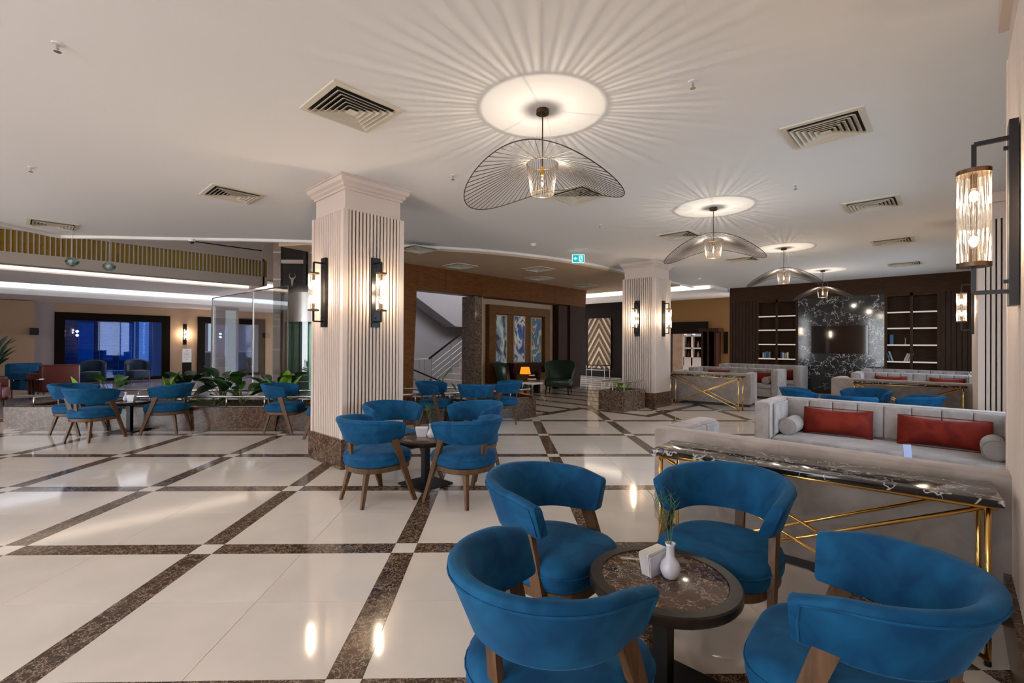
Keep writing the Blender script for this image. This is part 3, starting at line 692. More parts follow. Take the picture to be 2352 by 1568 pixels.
# sign stand
ss = thing('poster_stand', 'black stand with a white notice poster between the framed openings', 'sign stand', (XL+.35, 4.62, 0))
MB().box(-.05, .05, -.15, .15, .0, .62).build('base', 'black_metal', ss); MB().box(-.02, .02, -.15, .15, .62, 1.15).build('poster', 'paper', ss)
for i, (a, b, z) in enumerate(((-.1, .1, .98), (-.08, .08, .92), (-.11, .11, .86), (-.1, .1, .8), (-.06, .06, .74))): MB().box(.02, .022, a, b, z, z+.012).build('text_line', 'book_grey', ss)
MB().prism([(-.03, 1.10), (0, 1.05), (.03, 1.10), (0, 1.075)], .02, .023).xf(Matrix(((0, 0, 1, 0), (1, 0, 0, 0), (0, 1, 0, 0), (0, 0, 0, 1)))).build('emblem', 'black_metal', ss)

# balcony fascia with gold slots, coves
bal = struct('trim_2', 'white balcony fascia with a row of gold slots across the atrium', 'balcony')
XG = -14.0
MB().box(XG-.35, XG-.06, -6, 4.75, 3.0, 4.9).build('fascia_wall', 'fascia', bal)
MB().box(XG-.06, XG, -6, 4.75, 3.0, 3.24).build('fascia_lower', 'fascia', bal)
MB().box(XG-.06, XG, -6, 4.75, 3.69, 3.74).build('fascia_upper', 'fascia', bal)
MB().box(XG-.065, XG-.055, -6, 4.75, 3.96, 3.985).build('dark_line', 'dark_frame', bal)
gm = MB().prism([(-.031, 3.27), (-.022, 3.248), (0, 3.24), (.022, 3.248), (.031, 3.27), (.031, 3.69), (-.031, 3.69)], XG-.055, XG-.035).xf(Matrix(((0, 0, 1, 0), (1, 0, 0, 0), (0, 1, 0, 0), (0, 0, 0, 1)))).mesh('gold_slot', 'gold_panel')
gl = MB().box(XG-.035, XG-.025, -.031, .031, 3.455, 3.465).mesh('gold_lip', 'gold_panel')
pm = MB().box(XG-.055, XG, -.0105, .0105, 3.24, 3.69).mesh('post', 'fascia')
y_ = -1.6
while y_ < 4.7:
    g = obj('gold_slot', gm, bal, loc=(0, y_, 0)); obj('gold_lip', gl, g); obj('post', pm, bal, loc=(0, y_+.041, 0)); y_ += .082
MB().box(XG-1.3, XG-.0, 4.75, 4.81, 3.24, 3.69).build('gold_return', 'gold_panel', bal)
MB().box(XG-1.3, XG, 4.70, 4.78, 3.69, 4.9).build('return_wall', 'fascia', bal); MB().box(XG-1.3, XG, 4.70, 4.82, 3.0, 3.24).build('return_wall', 'fascia', bal)
cs = struct('ceiling_atrium', 'stepped white ceiling with light coves under the atrium balcony', 'ceiling')
MB().box(XG-1.1, XG-.35, -6, 9.5, 3.17, 3.22).build('cove_recess', 'ceiling', cs)
MB().box(XG-1.14, XG-1.1, -6, 9.5, 3.02, 3.18).build('cove_light_warm', 'cove_warm', cs)
MB().box(-18.2, XG-1.14, -6, 9.5, 2.98, 3.10).build('ceiling_middle', 'ceiling', cs)
MB().box(-19.2, -18.2, -6, 9.5, 3.2, 3.25).build('cove_recess', 'ceiling', cs)
MB().box(-19.24, -19.2, -6, 9.5, 2.92, 3.2).build('cove_light_cool', 'cove_cool', cs)
MB().box(XL-.3, -19.24, -6, 9.5, 2.74, 2.94).build('ceiling_inner', 'ceiling', cs)
# upper atrium walls, and an added closed roof against sky light
ua = struct('wall_atrium_upper', 'pale upper atrium walls and added roof shutting out sky light', 'wall')
MB().box(-16, -15.9, -6, 7.8, 4.9, 7.2).build('upper_wall', 'ceiling', ua); MB().box(-16, -15.9, 4.4, 9.5, 3.1, 4.9).build('upper_wall', 'fascia', ua); MB().box(-16, -9.6, 7.8, 7.9, 3.1, 3.6).build('upper_wall', 'fascia', ua)
MB().box(-16, -5.5, 7.8, 7.95, 3.6, 7.2).build('upper_wall_far', 'ceiling', ua); MB().box(-5.6, -5.5, -6, 7.8, 3.6, 7.2).build('upper_wall_near', 'ceiling', ua)
for i in range(3): MB().box(-16, -5.5, -6+i*4.6, -6+i*4.6+4.58, 7.2, 7.35).build('sky_blocker', 'ceiling', ua)  # unseen contiguous slabs added to block light from the sky

# glass lift and stone tower
tw = thing('lift_tower', 'brown stone lift tower with dark glass panels and a bull emblem', 'tower', (-13.46, 5.17, 0), PI/4)
MB().box(-.40, -.20, 0, .8, 0, 6).build('stone_pier', 'stone_tower', tw)
MB().box(-.20, .56, .10, .8, 0, 6).build('shaft_wall', 'stone_tower', tw)
MB().box(.56, 1.8, 0, .8, 2.75, 6).build('stone_wall', 'stone_tower', tw)
for z in (1.2, 1.85, 2.05, 2.85, 3.15, 3.9): MB().box(-.405, -.195, -.006, 0, z, z+.04).build('stone_line', 'stone_tower_light', tw)
for z in (3.15, 3.42, 3.9): MB().box(.60, 1.8, -.006, 0, z, z+.05).build('stone_line', 'stone_tower_light', tw)
for z0, z1 in ((2.72, 3.62), (3.72, 4.6)): MB().box(-.18, .40, .06, .10, z0, z1).build('glass_panel', 'dark_panel', tw)
MB().box(-.20, .50, .02, .06, 3.62, 3.72).build('cross_beam', 'stone_tower_light', tw)
MB().box(.42, .50, .0, .1, 2.72, 6).build('black_post', 'black_metal', tw)
em = MB()
for sx in (-1, 1): em.prism([(sx*.02, 3.22), (sx*.075, 3.26), (sx*.06, 3.36), (sx*.085, 3.30), (sx*.09, 3.24), (sx*.03, 3.16)], .045, .058)
em.prism([(-.035, 3.22), (.035, 3.22), (.03, 3.10), (.012, 3.0), (-.012, 3.0), (-.03, 3.10)], .045, .058)
em.xf(Matrix(((1, 0, 0, .1), (0, 0, 1, 0), (0, 1, 0, 0), (0, 0, 0, 1)))).build('bull_emblem', 'emblem', tw)
lf = thing('glass_lift', 'round glass lift cabin with a brushed steel drum', 'lift', (-12.75, 5.75, 0))
MB().lathe([(.86, .06), (.86, 1.96)], n=40, cap=False).build('glass_drum', 'green_glass', lf, smooth=True)
MB().lathe([(.88, 1.96), (.88, 2.72), (.80, 2.80), (.5, 2.95)], n=40).build('steel_drum', 'steel_dull', lf, auto=30)
MB().lathe([(.9, 0), (.9, .06)], n=40).build('base', 'steel_dull', lf, auto=30)
MB().tube([(.87*math.cos(a), .87*math.sin(a), .42) for a in [i*2*PI/40 for i in range(41)]], .012, 5).build('hand_rail', 'steel', lf)
for a in (-2.4, -1.75, -1.0, -.2): MB().tube([(.87*math.cos(a), .87*math.sin(a), .06), (.87*math.cos(a), .87*math.sin(a), 1.96)], .014, 5).build('mullion', 'black_metal', lf)
MB().box(-.5, .5, .3, .36, .06, 1.95).build('inner_door', 'steel_dull', lf)
gs = thing('glass_screen', 'tall clear glass screen with thin steel edges before the lift', 'glass screen', (0, 0, 0))
for (xa, ya), (xb, yb), h in (((-17.6, 4.4), (-14.3, 4.55), 2.85), ((-14.3, 4.55), (-12.2, 4.7), 2.85)):
    d = Vector((xb-xa, yb-ya, 0)).normalized(); n_ = Vector((-d.y, d.x, 0))
    MB().bar((xa, ya, .05), (xa, ya, h), d, n_, .001, .001).v
    m_ = MB(); m_.add([(xa, ya, .05), (xb, yb, .05), (xb, yb, h), (xa, ya, h), (xa+n_.x*.012, ya+n_.y*.012, .05), (xb+n_.x*.012, yb+n_.y*.012, .05), (xb+n_.x*.012, yb+n_.y*.012, h), (xa+n_.x*.012, ya+n_.y*.012, h)],
        [(0, 1, 2, 3), (7, 6, 5, 4), (0, 4, 5, 1), (1, 5, 6, 2), (2, 6, 7, 3), (3, 7, 4, 0)]); m_.build('pane', 'clear_glass', gs)
    MB().tube([(xa, ya, h), (xb, yb, h)], .014, 6).build('top_rail', 'steel', gs)
    MB().tube([(xb, yb, 0), (xb, yb, h)], .012, 6).build('edge_post', 'steel', gs)
MB().tube([(-17.6, 4.4, 0), (-17.6, 4.4, 2.85)], .02, 6).build('edge_post', 'steel', gs)
pl = thing('lit_pillar', 'grey pillar with a bright illuminated panel behind the glass screen', 'pillar', (-20, 5.45, 0))
MB().box(-.3, .0, -.42, .42, 0, 2.95).build('shaft', 'lilac_wall', pl); MB().box(0, .02, -.03, .32, .2, 2.62).build('lit_panel', 'white_glow', pl); MB().box(0, .03, -.42, -.36, 0, 2.95).build('lit_edge', 'white_glow', pl)
for i, (x, y_, z) in enumerate(((-11.14, .66, 2.80), (-11.32, 1.17, 2.80))):
    t = thing('crystal_pendant', ['left faceted glass globe pendant hanging in the atrium', 'right faceted glass globe pendant hanging in the atrium'][i], 'pendant', (x, y_, z), 0, 'glass globes in the atrium')
    MB().sphere((0, 0, 0), .10, 10, 7, .8).build('globe', 'crystal', t); MB().sphere((0, 0, 0), .05, 8, 6).build('core', 'plastic_white', t)
    MB().tube([(0, 0, .07), (0, 0, 4.4)], .003, 4).build('cable', 'steel_dull', t)

# ================================================================== CEILING FITTINGS
def make_vent(sz, z):
    t = thing('ceiling_vent', 'x', 'air vent')
    h = sz/2
    rings = [[(-a, -a, zz), (a, -a, zz), (a, a, zz), (-a, a, zz)] for a, zz in ((h, 0), (h, -.012), (h-.045, -.014), (h-.05, 0))]
    MB().loft(rings, cap=False).build('frame', 'vent', t)
    MB().box(-h+.04, h-.04, -h+.04, h-.04, -.0015, -.0005).build('throat', 'vent_dark', t)
    n = 6
    for k in range(n):
        a = (h-.062)*(1-k/n); b = a-(h-.062)/n*.80
        if k == n-1: b = .001
        rings = [[(-q, -q, zz), (q, -q, zz), (q, q, zz), (-q, q, zz)] for q, zz in ((a, -.034), (a, -.030), (b, -.006), (b, -.010))]
        MB().loft(rings, cap=(k == n-1)).build('louvre_ring', 'vent', t)
    return t
v0 = make_vent(.60, CZ)
VL = [(-10.68, .4, 'square ceiling vent at the far left near the gold balcony'), (-6.75, 1.9, 'square ceiling vent left of the near column'), (-3.56, 1.86, 'large square ceiling vent left of the nearest pendant'),
      (-3.50, 4.9, 'square ceiling vent half hidden behind the nearest pendant'), (-3.49, 7.9, 'ceiling vent left of the second pendant'), (-.83, 4.88, 'large square ceiling vent at upper right'),
      (-.82, 7.87, 'second square ceiling vent along the right side'), (-3.43, 11.05, 'ceiling vent behind the second pendant brim'), (-.84, 10.9, 'third square ceiling vent along the right side'), (-.85, 14.08, 'farthest square ceiling vent along the right side')]
for i, (x, y_, d) in enumerate(VL):
    if i == 0: v0.location = (x, y_, CZ); v0['label'] = d; v0['group'] = 'square ceiling vents'; o = v0
    else: o = dup(v0, (x, y_, CZ), 0, d, 'square ceiling vents')
for (x, y_, d) in [(-7.52, 5.3, 'corridor ceiling vent beside the near column'), (-8.42, 7.12, 'corridor ceiling vent above the stair opening'), (-7.34, 8.67, 'corridor ceiling vent left of the exit sign'),
                   (-8.33, 9.9, 'corridor ceiling vent above the picture niche'), (-8.31, 12.08, 'farthest corridor ceiling vent near the light cove')]:
    dup(v0, (x, y_, CZ2), 0, d, 'corridor ceiling vents')
def make_sprinkler(name, label, cat, loc, grp):
    t = thing(name, label, cat, loc, 0, grp)
    MB().lathe([(.032, 0), (.032, -.006), (.012, -.008)], n=14).build('plate', 'plastic_white', t, auto=30)
    MB().lathe([(.008, -.006), (.008, -.035), (.004, -.036), (.004, -.05)], n=8).build('body', 'steel', t, auto=30)
    MB().lathe([(.02, -.05), (.02, -.053)], n=10).build('deflector', 'steel', t)
    return t
SPK = [(-4.17, .17, 'sprinkler head at the upper left of the ceiling'), (-7.35, .1, 'sprinkler head near the left edge of the ceiling'), (-1.38, 3.34, 'sprinkler head right of the nearest pendant'),
       (-4.13, 3.38, 'sprinkler head between the near column and nearest pendant'), (-1.38, 6.32, 'sprinkler head above the second pendant on the right'), (-4.12, 6.37, 'sprinkler head right of the half hidden vent')]
sp0 = make_sprinkler('sprinkler', SPK[0][2], 'sprinkler', (SPK[0][0], SPK[0][1], CZ), 'ceiling sprinklers')
for x, y_, d in SPK[1:]: dup(sp0, (x, y_, CZ), 0, d, 'ceiling sprinklers')
def detector(label, loc, r=.055):
    t = thing('smoke_detector', label, 'detector', loc, 0, 'ceiling detectors')
    MB().lathe([(r, 0), (r, -.015), (r*.9, -.02)], n=18).build('base', 'plastic_white', t, auto=30)
    MB().lathe([(r*.7, -.02), (r*.6, -.04), (r*.3, -.045)], n=14).build('head', 'plastic_white', t, auto=30)
detector('white smoke detector by the curved ceiling edge', (-5.84, 6.75, CZ)); detector('white smoke detector near the light cove', (-5.3, 13.34, CZ))
dk = thing('ceiling_speaker', 'round flush white ceiling speaker beside the second pendant', 'speaker', (-2.74, 6.37, CZ))
MB().lathe([(.115, 0), (.115, -.008), (.10, -.012)], n=28).build('ring', 'plastic_white', dk, auto=30); MB().lathe([(.10, -.004), (.10, -.008)], n=28).build('grille', 'vent', dk)
cc = thing('dome_camera', 'small white dome camera on the ceiling edge bead', 'camera', (-9.98, 2.16, CZ-.055))
MB().lathe([(.055, .0), (.055, -.03), (.048, -.045)], n=18).build('base', 'plastic_white', cc, auto=30); MB().sphere((0, 0, -.045), .042, 14, 8).build('dome', 'black_gloss', cc, smooth=True)
ex = thing('exit_sign', 'hanging green exit sign with arrow and running figure', 'exit sign', (-5.55, 7.8, CZ), PI/4)
for sx in (-.09, .09): MB().tube([(sx, 0, 0), (sx, 0, -.09)], .003, 5).build('rod', 'steel', ex)
MB().box(-.125, .125, -.012, .012, -.26, -.09).build('light_body', 'sign_white', ex)
MB().box(-.112, .112, -.016, -.012, -.248, -.102).build('green_face', 'screen_green', ex)
flat = Matrix(((1, 0, 0, 0), (0, 0, 1, 0), (0, 1, 0, 0), (0, 0, 0, 1)))
MB().prism([(-.095, -.175), (-.055, -.135), (-.055, -.16), (-.02, -.16), (-.02, -.19), (-.055, -.19), (-.055, -.215)], -.019, -.016).xf(flat).build('arrow', 'sign_white', ex)
MB().box(.012, .085, -.018, -.016, -.235, -.115).build('door_symbol', 'sign_white', ex)
mn = MB().prism([(.035, -.145), (.055, -.15), (.06, -.18), (.078, -.215), (.066, -.22), (.05, -.19), (.03, -.215), (.022, -.208), (.04, -.18)], -.021, -.018)
mn.prism([(.045+.011*math.cos(a), -.132+.011*math.sin(a)) for a in [i*PI/4 for i in range(8)]], -.021, -.018)
mn.xf(flat).build('running_figure', 'screen_green', ex)

# ================================================================== SCONCES
def lamp(name, parent, loc, watts, col, r):
    ld = bpy.data.lights.new(name, 'POINT'); ld.energy = watts; ld.color = col; ld.shadow_soft_size = r
    o = bpy.data.objects.new(name, ld); COL.objects.link(o); o.parent = parent; o.location = loc
    return o
R_SB = .016
def make_sconce():
    """plate on the plane y=0, lamp towards -y, centred on z=0"""
    t = thing('wall_sconce', 'x', 'wall lamp')
    MB().box(-.055, .055, -.035, -.005, -.41, .41).build('back_plate', 'black_metal', t)
    for sz in (-1, 1):
        m = MB(); m.box(-.009, .009, -.145, -.03, sz*.345-.009, sz*.345+.009); m.box(-.009, .009, -.154, -.136, min(sz*.345, sz*.215), max(sz*.345, sz*.215)); m.build('bracket', 'black_metal', t)
        MB().lathe([(.063, sz*.205), (.063, sz*.225)], 0, -.145, 24).build('cap_ring', 'bronze', t, auto=30)
        MB().box(-.008, .008, -.05, -.034, sz*.30-.008, sz*.30+.008).build('screw', 'black_metal', t)
        b = MB().sphere((0, -.145, sz*.105), R_SB, 10, 8, 1.6).build('bulb', 'sconce_bulb', t, smooth=True)
        lamp('bulb_light', t, (0, -.145, sz*.066), SCONCE_W, (1, .80, .56), .012)
        MB().lathe([(.012, sz*.14), (.012, sz*.205)], 0, -.145, 10).build('socket', 'bronze', t)
    for k in range(16):
        a = 2*PI*k/16; m = MB().lathe([(.0075, -.205), (.0075, .205)], .052*math.cos(a), -.145+.052*math.sin(a), 8); m.build('glass_rod', 'tube_glass', t, smooth=True)
    return t
sc0 = make_sconce()
SCN = [((COL1[0]+COL1[1])/2-.03, COL1[2]+.004, 2.02, 0, 'lit sconce on the left face of the near column'), (COL1[1]-.004, (COL1[2]+COL1[3])/2, 2.02, PI/2, 'lit sconce on the right face of the near column'),
       ((COL2[0]+COL2[1])/2-.02, COL2[2]+.004, 2.02, 0, 'lit sconce on the left face of the far column'), (COL2[1]-.004, (COL2[2]+COL2[3])/2, 2.02, PI/2, 'lit sconce on the right face of the far column'),
       (.204, 3.06, 2.02, -PI/2, 'large lit sconce on the near pilaster at the right edge'), (.204, 9.94, 2.02, -PI/2, 'distant lit sconce on the far pilaster of the right wall'),
       (XL+.004, 4.62, 1.72, PI/2, 'lit sconce on the beige wall across the atrium')]
for i, (x, y_, z, rz, d) in enumerate(SCN):
    if i == 0: sc0.location = (x, y_, z); sc0.rotation_euler = (0, 0, rz); sc0['label'] = d; sc0['group'] = 'glass rod wall sconces'
    else: dup(sc0, (x, y_, z), rz, d, 'glass rod wall sconces')

# ================================================================== PENDANTS
R_PB = .007
def make_pendant():
    t = thing('wire_pendant', 'x', 'pendant lamp')
    z0 = 0
    MB().lathe([(.05, 0), (.052, -.01), (.052, -.035), (.04, -.04)], n=24).build('canopy', 'bronze', t, auto=30)
    MB().tube([(0, 0, -.04), (0, 0, -.47)], .006, 8).build('stem', 'bronze', t)
    for k in range(3):
        a = 2*PI*k/3+.5; MB().tube([(.035*math.cos(a), .035*math.sin(a), -.04), (.128*math.cos(a), .128*math.sin(a), -.44)], .0009, 4).build('cable', 'steel_dull', t)
    zr, rr = -.44, .128
    def ringp(r, z, n=48): return [(r*math.cos(2*PI*i/n), r*math.sin(2*PI*i/n), z) for i in range(n+1)]
    MB().tube(ringp(rr, zr), .0035, 6).build('top_ring', 'bronze', t, smooth=True)
    MB().tube(ringp(.094, -.685), .003, 6).build('bottom_ring', 'brass', t, smooth=True)
    m = MB()
    for k in range(44):
        a = 2*PI*k/44; m.tube([(rr*math.cos(a), rr*math.sin(a), zr), (.118*math.cos(a), .118*math.sin(a), -.50), (.094*math.cos(a), .094*math.sin(a), -.685)], .0013, 4)
    m.build('basket_wires', 'wire', t, kind='stuff')
    def rim(a):
        rad = .60+.05*math.cos(2*a); return (rad*math.cos(a), rad*.93*math.sin(a), -.60-.125*math.cos(2*a)-.02*math.sin(a))
    MB().tube([rim(2*PI*i/96) for i in range(97)], .0042, 6).build('brim_rim', 'wire', t, smooth=True)
    m = MB()
    for k in range(66):
        a = 2*PI*k/66; p = Vector((rr*math.cos(a), rr*math.sin(a), zr)); q = Vector(rim(a)); m.tube([p, q], .0028, 4)
    m.build('brim_wires', 'wire', t, kind='stuff')
    MB().lathe([(.006, -.46), (.015, -.475), (.015, -.53), (.012, -.535)], n=14).build('socket', 'brass', t, auto=30)
    be = MB().sphere((0, 0, -.588), .030, 14, 10, 1.6).build('bulb', 'clear_glass', t, smooth=True)
    MB().sphere((0, 0, -.605), R_PB, 8, 6, 2.2).build('filament', 'bulb', be, smooth=True)
    lamp('bulb_light', t, (0, 0, -.582), BULB_W, (1, .86, .70), .006)
    return t
p0 = make_pendant()
PD = [(-2.44, 2.925, PI/4-.35, 'nearest wire brim pendant lamp hanging above the lounge'), (-2.445, 6.63, .33, 'second wire brim pendant lamp from the front'),
      (-2.45, 10.31, .25, 'third wire brim pendant lamp from the front'), (-2.455, 14.03, .17, 'farthest wire brim pendant before the black marble panel')]
for i, (x, y_, rz, d) in enumerate(PD):
    if i == 0: p0.location = (x, y_, CZ); p0.rotation_euler = (0, 0, rz); p0['label'] = d; p0['group'] = 'wire pendants in a row'
    else: dup(p0, (x, y_, CZ), rz, d, 'wire pendants in a row')

# ================================================================== PLANTERS, RAILS, PLANTS
pfront = [(-11.15, -.05), (-9.35, 1.75), (-7.72, 3.40), (-7.33, 3.95), (-6.92, 4.75), (-6.5, 5.72), (-6.08, 7.0)]
def offs(pts, d):
    out = []; P = [Vector((p[0], p[1])) for p in pts]
    for i, p in enumerate(P):
        t = (P[min(i+1, len(P)-1)]-P[max(i-1, 0)]).normalized(); out.append((p.x-t.y*d, p.y+t.x*d))
    return out
pt = thing('planter', 'long low brown marble planter curving behind the chairs', 'planter')
fi, bk0, bk = offs(pfront, .12), offs(pfront, 1.05), offs(pfront, 1.17)
for k in range(len(pfront)-1):
    for a, b in ((pfront, fi), (bk0, bk)):
        MB().prism([a[k], a[k+1], b[k+1], b[k]], 0, .35).build('marble_slab', 'emperador_big', pt)
for a, b in ((pfront, bk),):
    MB().prism([a[0], fi[0], bk[0], (bk[0][0]-.08, bk[0][1]-.08), (a[0][0]-.08, a[0][1]-.08)], 0, .35).build('marble_end', 'emperador_big', pt)
    e = pfront[-1]; f_ = bk[-1]; MB().prism([e, f_, (f_[0]+.03, f_[1]+.1), (e[0]+.03, e[1]+.1)], 0, .40).build('marble_end', 'emperador_big', pt)
MB().prism(fi+list(reversed(bk0)), .05, .30).build('soil', 'soil', pt)
rg = thing('planter_rail', 'low tubular steel rail along the long marble planter', 'rail')
rf_, rb_ = offs(pfront, .06), offs(pfront, 1.11)
MB().tube([(*p, .52) for p in rf_], .022, 8).build('front_tube', 'steel', rg, smooth=True)
MB().tube([(*p, .52) for p in rb_], .022, 8).build('back_tube', 'steel', rg, smooth=True)
def along(pts, step):
    out = []; acc = step*.5
    for a, b in zip(pts[:-1], pts[1:]):
        a, b = Vector(a), Vector(b); L = (b-a).length
        while acc < L: p = a+(b-a)*acc/L; out.append((p.x, p.y)); acc += step
        acc -= L
    return out
pm_ = MB().tube([(0, 0, .35), (0, 0, .52)], .013, 8).mesh('post', 'steel', True)
for p in along(rf_, .62)+along(rb_, .8): obj('post', pm_, rg, loc=(p[0], p[1], 0))
MB().tube([(*p, .36) for p in rf_], .008, 6).build('lower_tube', 'steel', rg)
p3 = thing('corner_planter', 'small dark marble planter box beside the far column', 'planter', (-5.4, 9.25, 0))
for a in ((-.30, .34, -.45, -.36), (-.30, .34, .36, .45), (-.30, -.22, -.36, .36), (.26, .34, -.36, .36)): MB().box(*a, 0, .43).build('marble_slab', 'emperador', p3)
MB().box(-.22, .26, -.36, .36, .05, .38).build('soil', 'soil', p3)
MB().tube([(-.26, .4, .62), (-.26, -.4, .62), (.3, -.4, .62), (.3, .4, .62)], .02, 8).build('rail', 'steel', p3)
for x, y_ in ((-.26, -.4), (.02, -.4), (.3, -.4), (-.26, .2)): MB().tube([(x, y_, .43), (x, y_, .62)], .012, 6).build('rail_post', 'steel', p3)
def leaf(L, W, bend=.4, fold=.25, n=7):
    """leaf along +x from origin, curling down"""
    rings = []
    for i in range(n+1):
        t = i/n; wd = W*math.sin(PI*min(1, t*.96+.03))**.75; a = bend*t; x = L*t*math.cos(a*.5); z = L*t*.15-L*bend*t*t*.35
        rings.append([(x, -wd/2, z+wd*fold), (x, 0, z), (x, wd/2, z+wd*fold)])
    return MB().loft(rings, cap=False, closed=False)
LEAVES = {}
def plant(loc, label, n, L, W, up, h0, mat, grp, seed, name='leafy_plant', spread=1.0, stem=.008):
    rr = random.Random(seed); t = thing(name, label, 'plant', loc, rr.random()*6, grp)
    key = (L, W, mat)
    if key not in LEAVES: LEAVES[key] = leaf(L, W).mesh('leaf', mat, True)
    for k in range(n):
        a = 2*PI*k/n+rr.uniform(-.5, .5); hh = h0*rr.uniform(.35, 1); rad = spread*rr.uniform(.05, .22)
        p = (rad*math.cos(a), rad*math.sin(a), hh)
        MB().tube([(0, 0, 0), (rad*.4*math.cos(a), rad*.4*math.sin(a), hh*.6), p], stem, 5, stem*.6).build('stem', 'stem_green', t)
        o = obj('leaf', LEAVES[key], t, loc=p); o.rotation_euler = (rr.uniform(-.4, .4), -up*(rr.uniform(.5, 1.1) if up < 1.3 else rr.uniform(.92, 1.0)), a); s_ = rr.uniform(.75, 1.15); o.scale = (s_, s_, s_)
    return t
PG = 'plants in the long planter'
def pz(s, d):  # position along the planter centre line (s = metres along, d = offset)
    c = offs(pfront, d); acc = s
    for a, b in zip(c[:-1], c[1:]):
        a, b = Vector(a), Vector(b); L = (b-a).length
        if acc <= L: p = a+(b-a)*acc/L; return (p.x, p.y, .30)
        acc -= L
    return (*c[-1], .30)
plant(pz(.85, .3), 'bright green banana plant left of the first chair group', 2, .46, .13, 1.4, .12, 'leaf_bright', PG, 3, spread=.3)
plant(pz(1.15, .6), 'small broad leaved plant behind the left chair group', 4, .34, .20, .5, .46, 'leaf', PG, 5)
plant(pz(2.32, .3), 'tall bright banana leaf rising behind the left table', 2, .50, .26, 1.42, .18, 'leaf_bright', PG, 8, spread=.25)
plant(pz(2.5, .5), 'dark broad leaved plant right of the left chair group', 11, .36, .22, .5, .50, 'leaf_dark', PG, 11)
plant(pz(2.95, .75), 'dense dark green plant in front of the lit pillar', 12, .36, .23, .6, .52, 'leaf_dark', PG, 13)
plant(pz(3.45, .45), 'mid green plant with drooping leaves before the lift tower', 9, .38, .20, .4, .42, 'leaf', PG, 17)
plant(pz(3.9, .7), 'dark green plant in front of the stone tower', 11, .38, .22, .5, .48, 'leaf_dark', PG, 19)
plant(pz(4.2, .35), 'bright leaved plant behind the chair by the column', 5, .42, .15, 1.1, .28, 'leaf_bright', PG, 23)
plant(pz(3.15, .2), 'low spiky plant close to the steel rail', 7, .30, .07, .5, .15, 'leaf', PG, 29)
plant(pz(6.0, .5), 'slender plant right of the near column before the stairs', 4, .34, .07, 1.0, .30, 'leaf', PG, 31)
plant(pz(6.75, .45), 'arching long leaved plant behind the corridor chairs', 4, .42, .06, .9, .35, 'leaf', PG, 37)
plant(pz(7.3, .5), 'small feathery plant near the planter end', 7, .22, .06, .7, .25, 'leaf', PG, 41)
plant((-5.42, 9.25, .38), 'small yellow green plant in the corner planter box', 9, .18, .06, .9, .14, 'leaf_bright', 'plants in the corner planter', 43)
pp = plant((-17.55, -.38, .52), 'tall potted palm with dark arching leaves at the left edge', 20, .62, .11, 1.0, .72, 'leaf_dark', 'potted palms', 47, name='potted_palm', spread=1.0, stem=.014)
m = MB().lathe([(.16, -.52), (.22, -.5), (.26, -.02), (.24, 0), (.22, -.02)], n=20).build('pot', 'emperador', pp, smooth=True)

# ================================================================== ATRIUM SEATING
def club_chair(loc, rz, label, mat, grp, h=.82, w_=.8):
    t = thing('club_armchair', label, 'armchair', loc, rz, grp)
    MB().rbox(-w_/2+.12, w_/2-.12, -.28, .38, .2, .44, .05).build('seat', mat, t, smooth=True)
    MB().rbox(-w_/2, w_/2, -.42, -.26, .12, h, .05).build('backrest', mat, t, smooth=True)
    for s_ in (-1, 1): MB().rbox(min(s_*(w_/2), s_*(w_/2-.13)), max(s_*(w_/2), s_*(w_/2-.13)), -.30, .36, .12, .60, .05).build('arm', mat, t, smooth=True)
    for sx in (-.3, .3):
        for sy in (-.3, .28): MB().tube([(sx, sy, .13), (sx, sy, 0)], .02, 6, .014).build('leg', 'walnut', t)
    return t
club_chair((-17.2, .68, 0), PI/2+.35, 'rust red leather armchair beyond the left chair group', 'leather_red', 'rust red armchairs')
club_chair((-14.85, -.5, 0), -.2, 'rust red leather armchair cut by the left edge', 'leather_red', 'rust red armchairs')
club_chair((-18.2, .35, 0), -1.0, 'teal armchair between the two red armchairs', 'blue_velvet', 'teal atrium armchairs')
at = thing('dark_side_table', 'dark round side table between the red armchairs', 'table', (-16.6, .12, 0))
MB().lathe([(.42, .47), (.42, .5)], n=28).build('top', 'black_gloss', at, auto=30)
for a in (0.4, 2.5, 4.6): MB().tube([(.3*math.cos(a), .3*math.sin(a), .47), (.34*math.cos(a), .34*math.sin(a), 0)], .018, 6).build('leg', 'black_metal', at)

# niche furniture
mt = thing('console_cabinet', 'dark carved console standing in the picture niche', 'console', (-8.95, 9.95, 0), PI/2)
MB().box(-.62, .62, -.2, .2, .78, .88).build('top', 'panel_wood_dark', mt)
for sx in (-.55, .45): MB().box(sx, sx+.1, -.15, .15, 0, .78).build('leg', 'panel_wood_dark', mt)
MB().box(-.6, .6, -.16, .18, .62, .78).build('apron', 'panel_wood_dark', mt)
lm = thing('table_lamp', 'striped table lamp with a glowing orange shade under the paintings', 'lamp', (-8.35, 9.62, 0))
MB().lathe([(.22, .42), (.22, .45)], n=20).build('table_top', 'walnut', lm, auto=30); MB().tube([(0, 0, 0), (0, 0, .42)], .03, 8).build('table_leg', 'walnut', lm)
for k in range(4): MB().lathe([(.07+.02*(3-k), .46+k*.05), (.05+.02*(3-k), .49+k*.05)], n=14).build('lamp_tier', ('book_white', 'dark_frame')[k % 2], lm, auto=30)
MB().lathe([(.15, .62), (.11, .80)], -.05, -.22, 20, cap=False).build('orange_shade', 'lamp_orange', lm, smooth=True)
wb = thing('white_stool', 'white painted carved stool beside the corridor chairs', 'stool', (-7.85, 9.05, 0))
MB().rbox(-.2, .2, -.2, .2, .40, .45, .015).build('seat', 'plastic_white', wb)
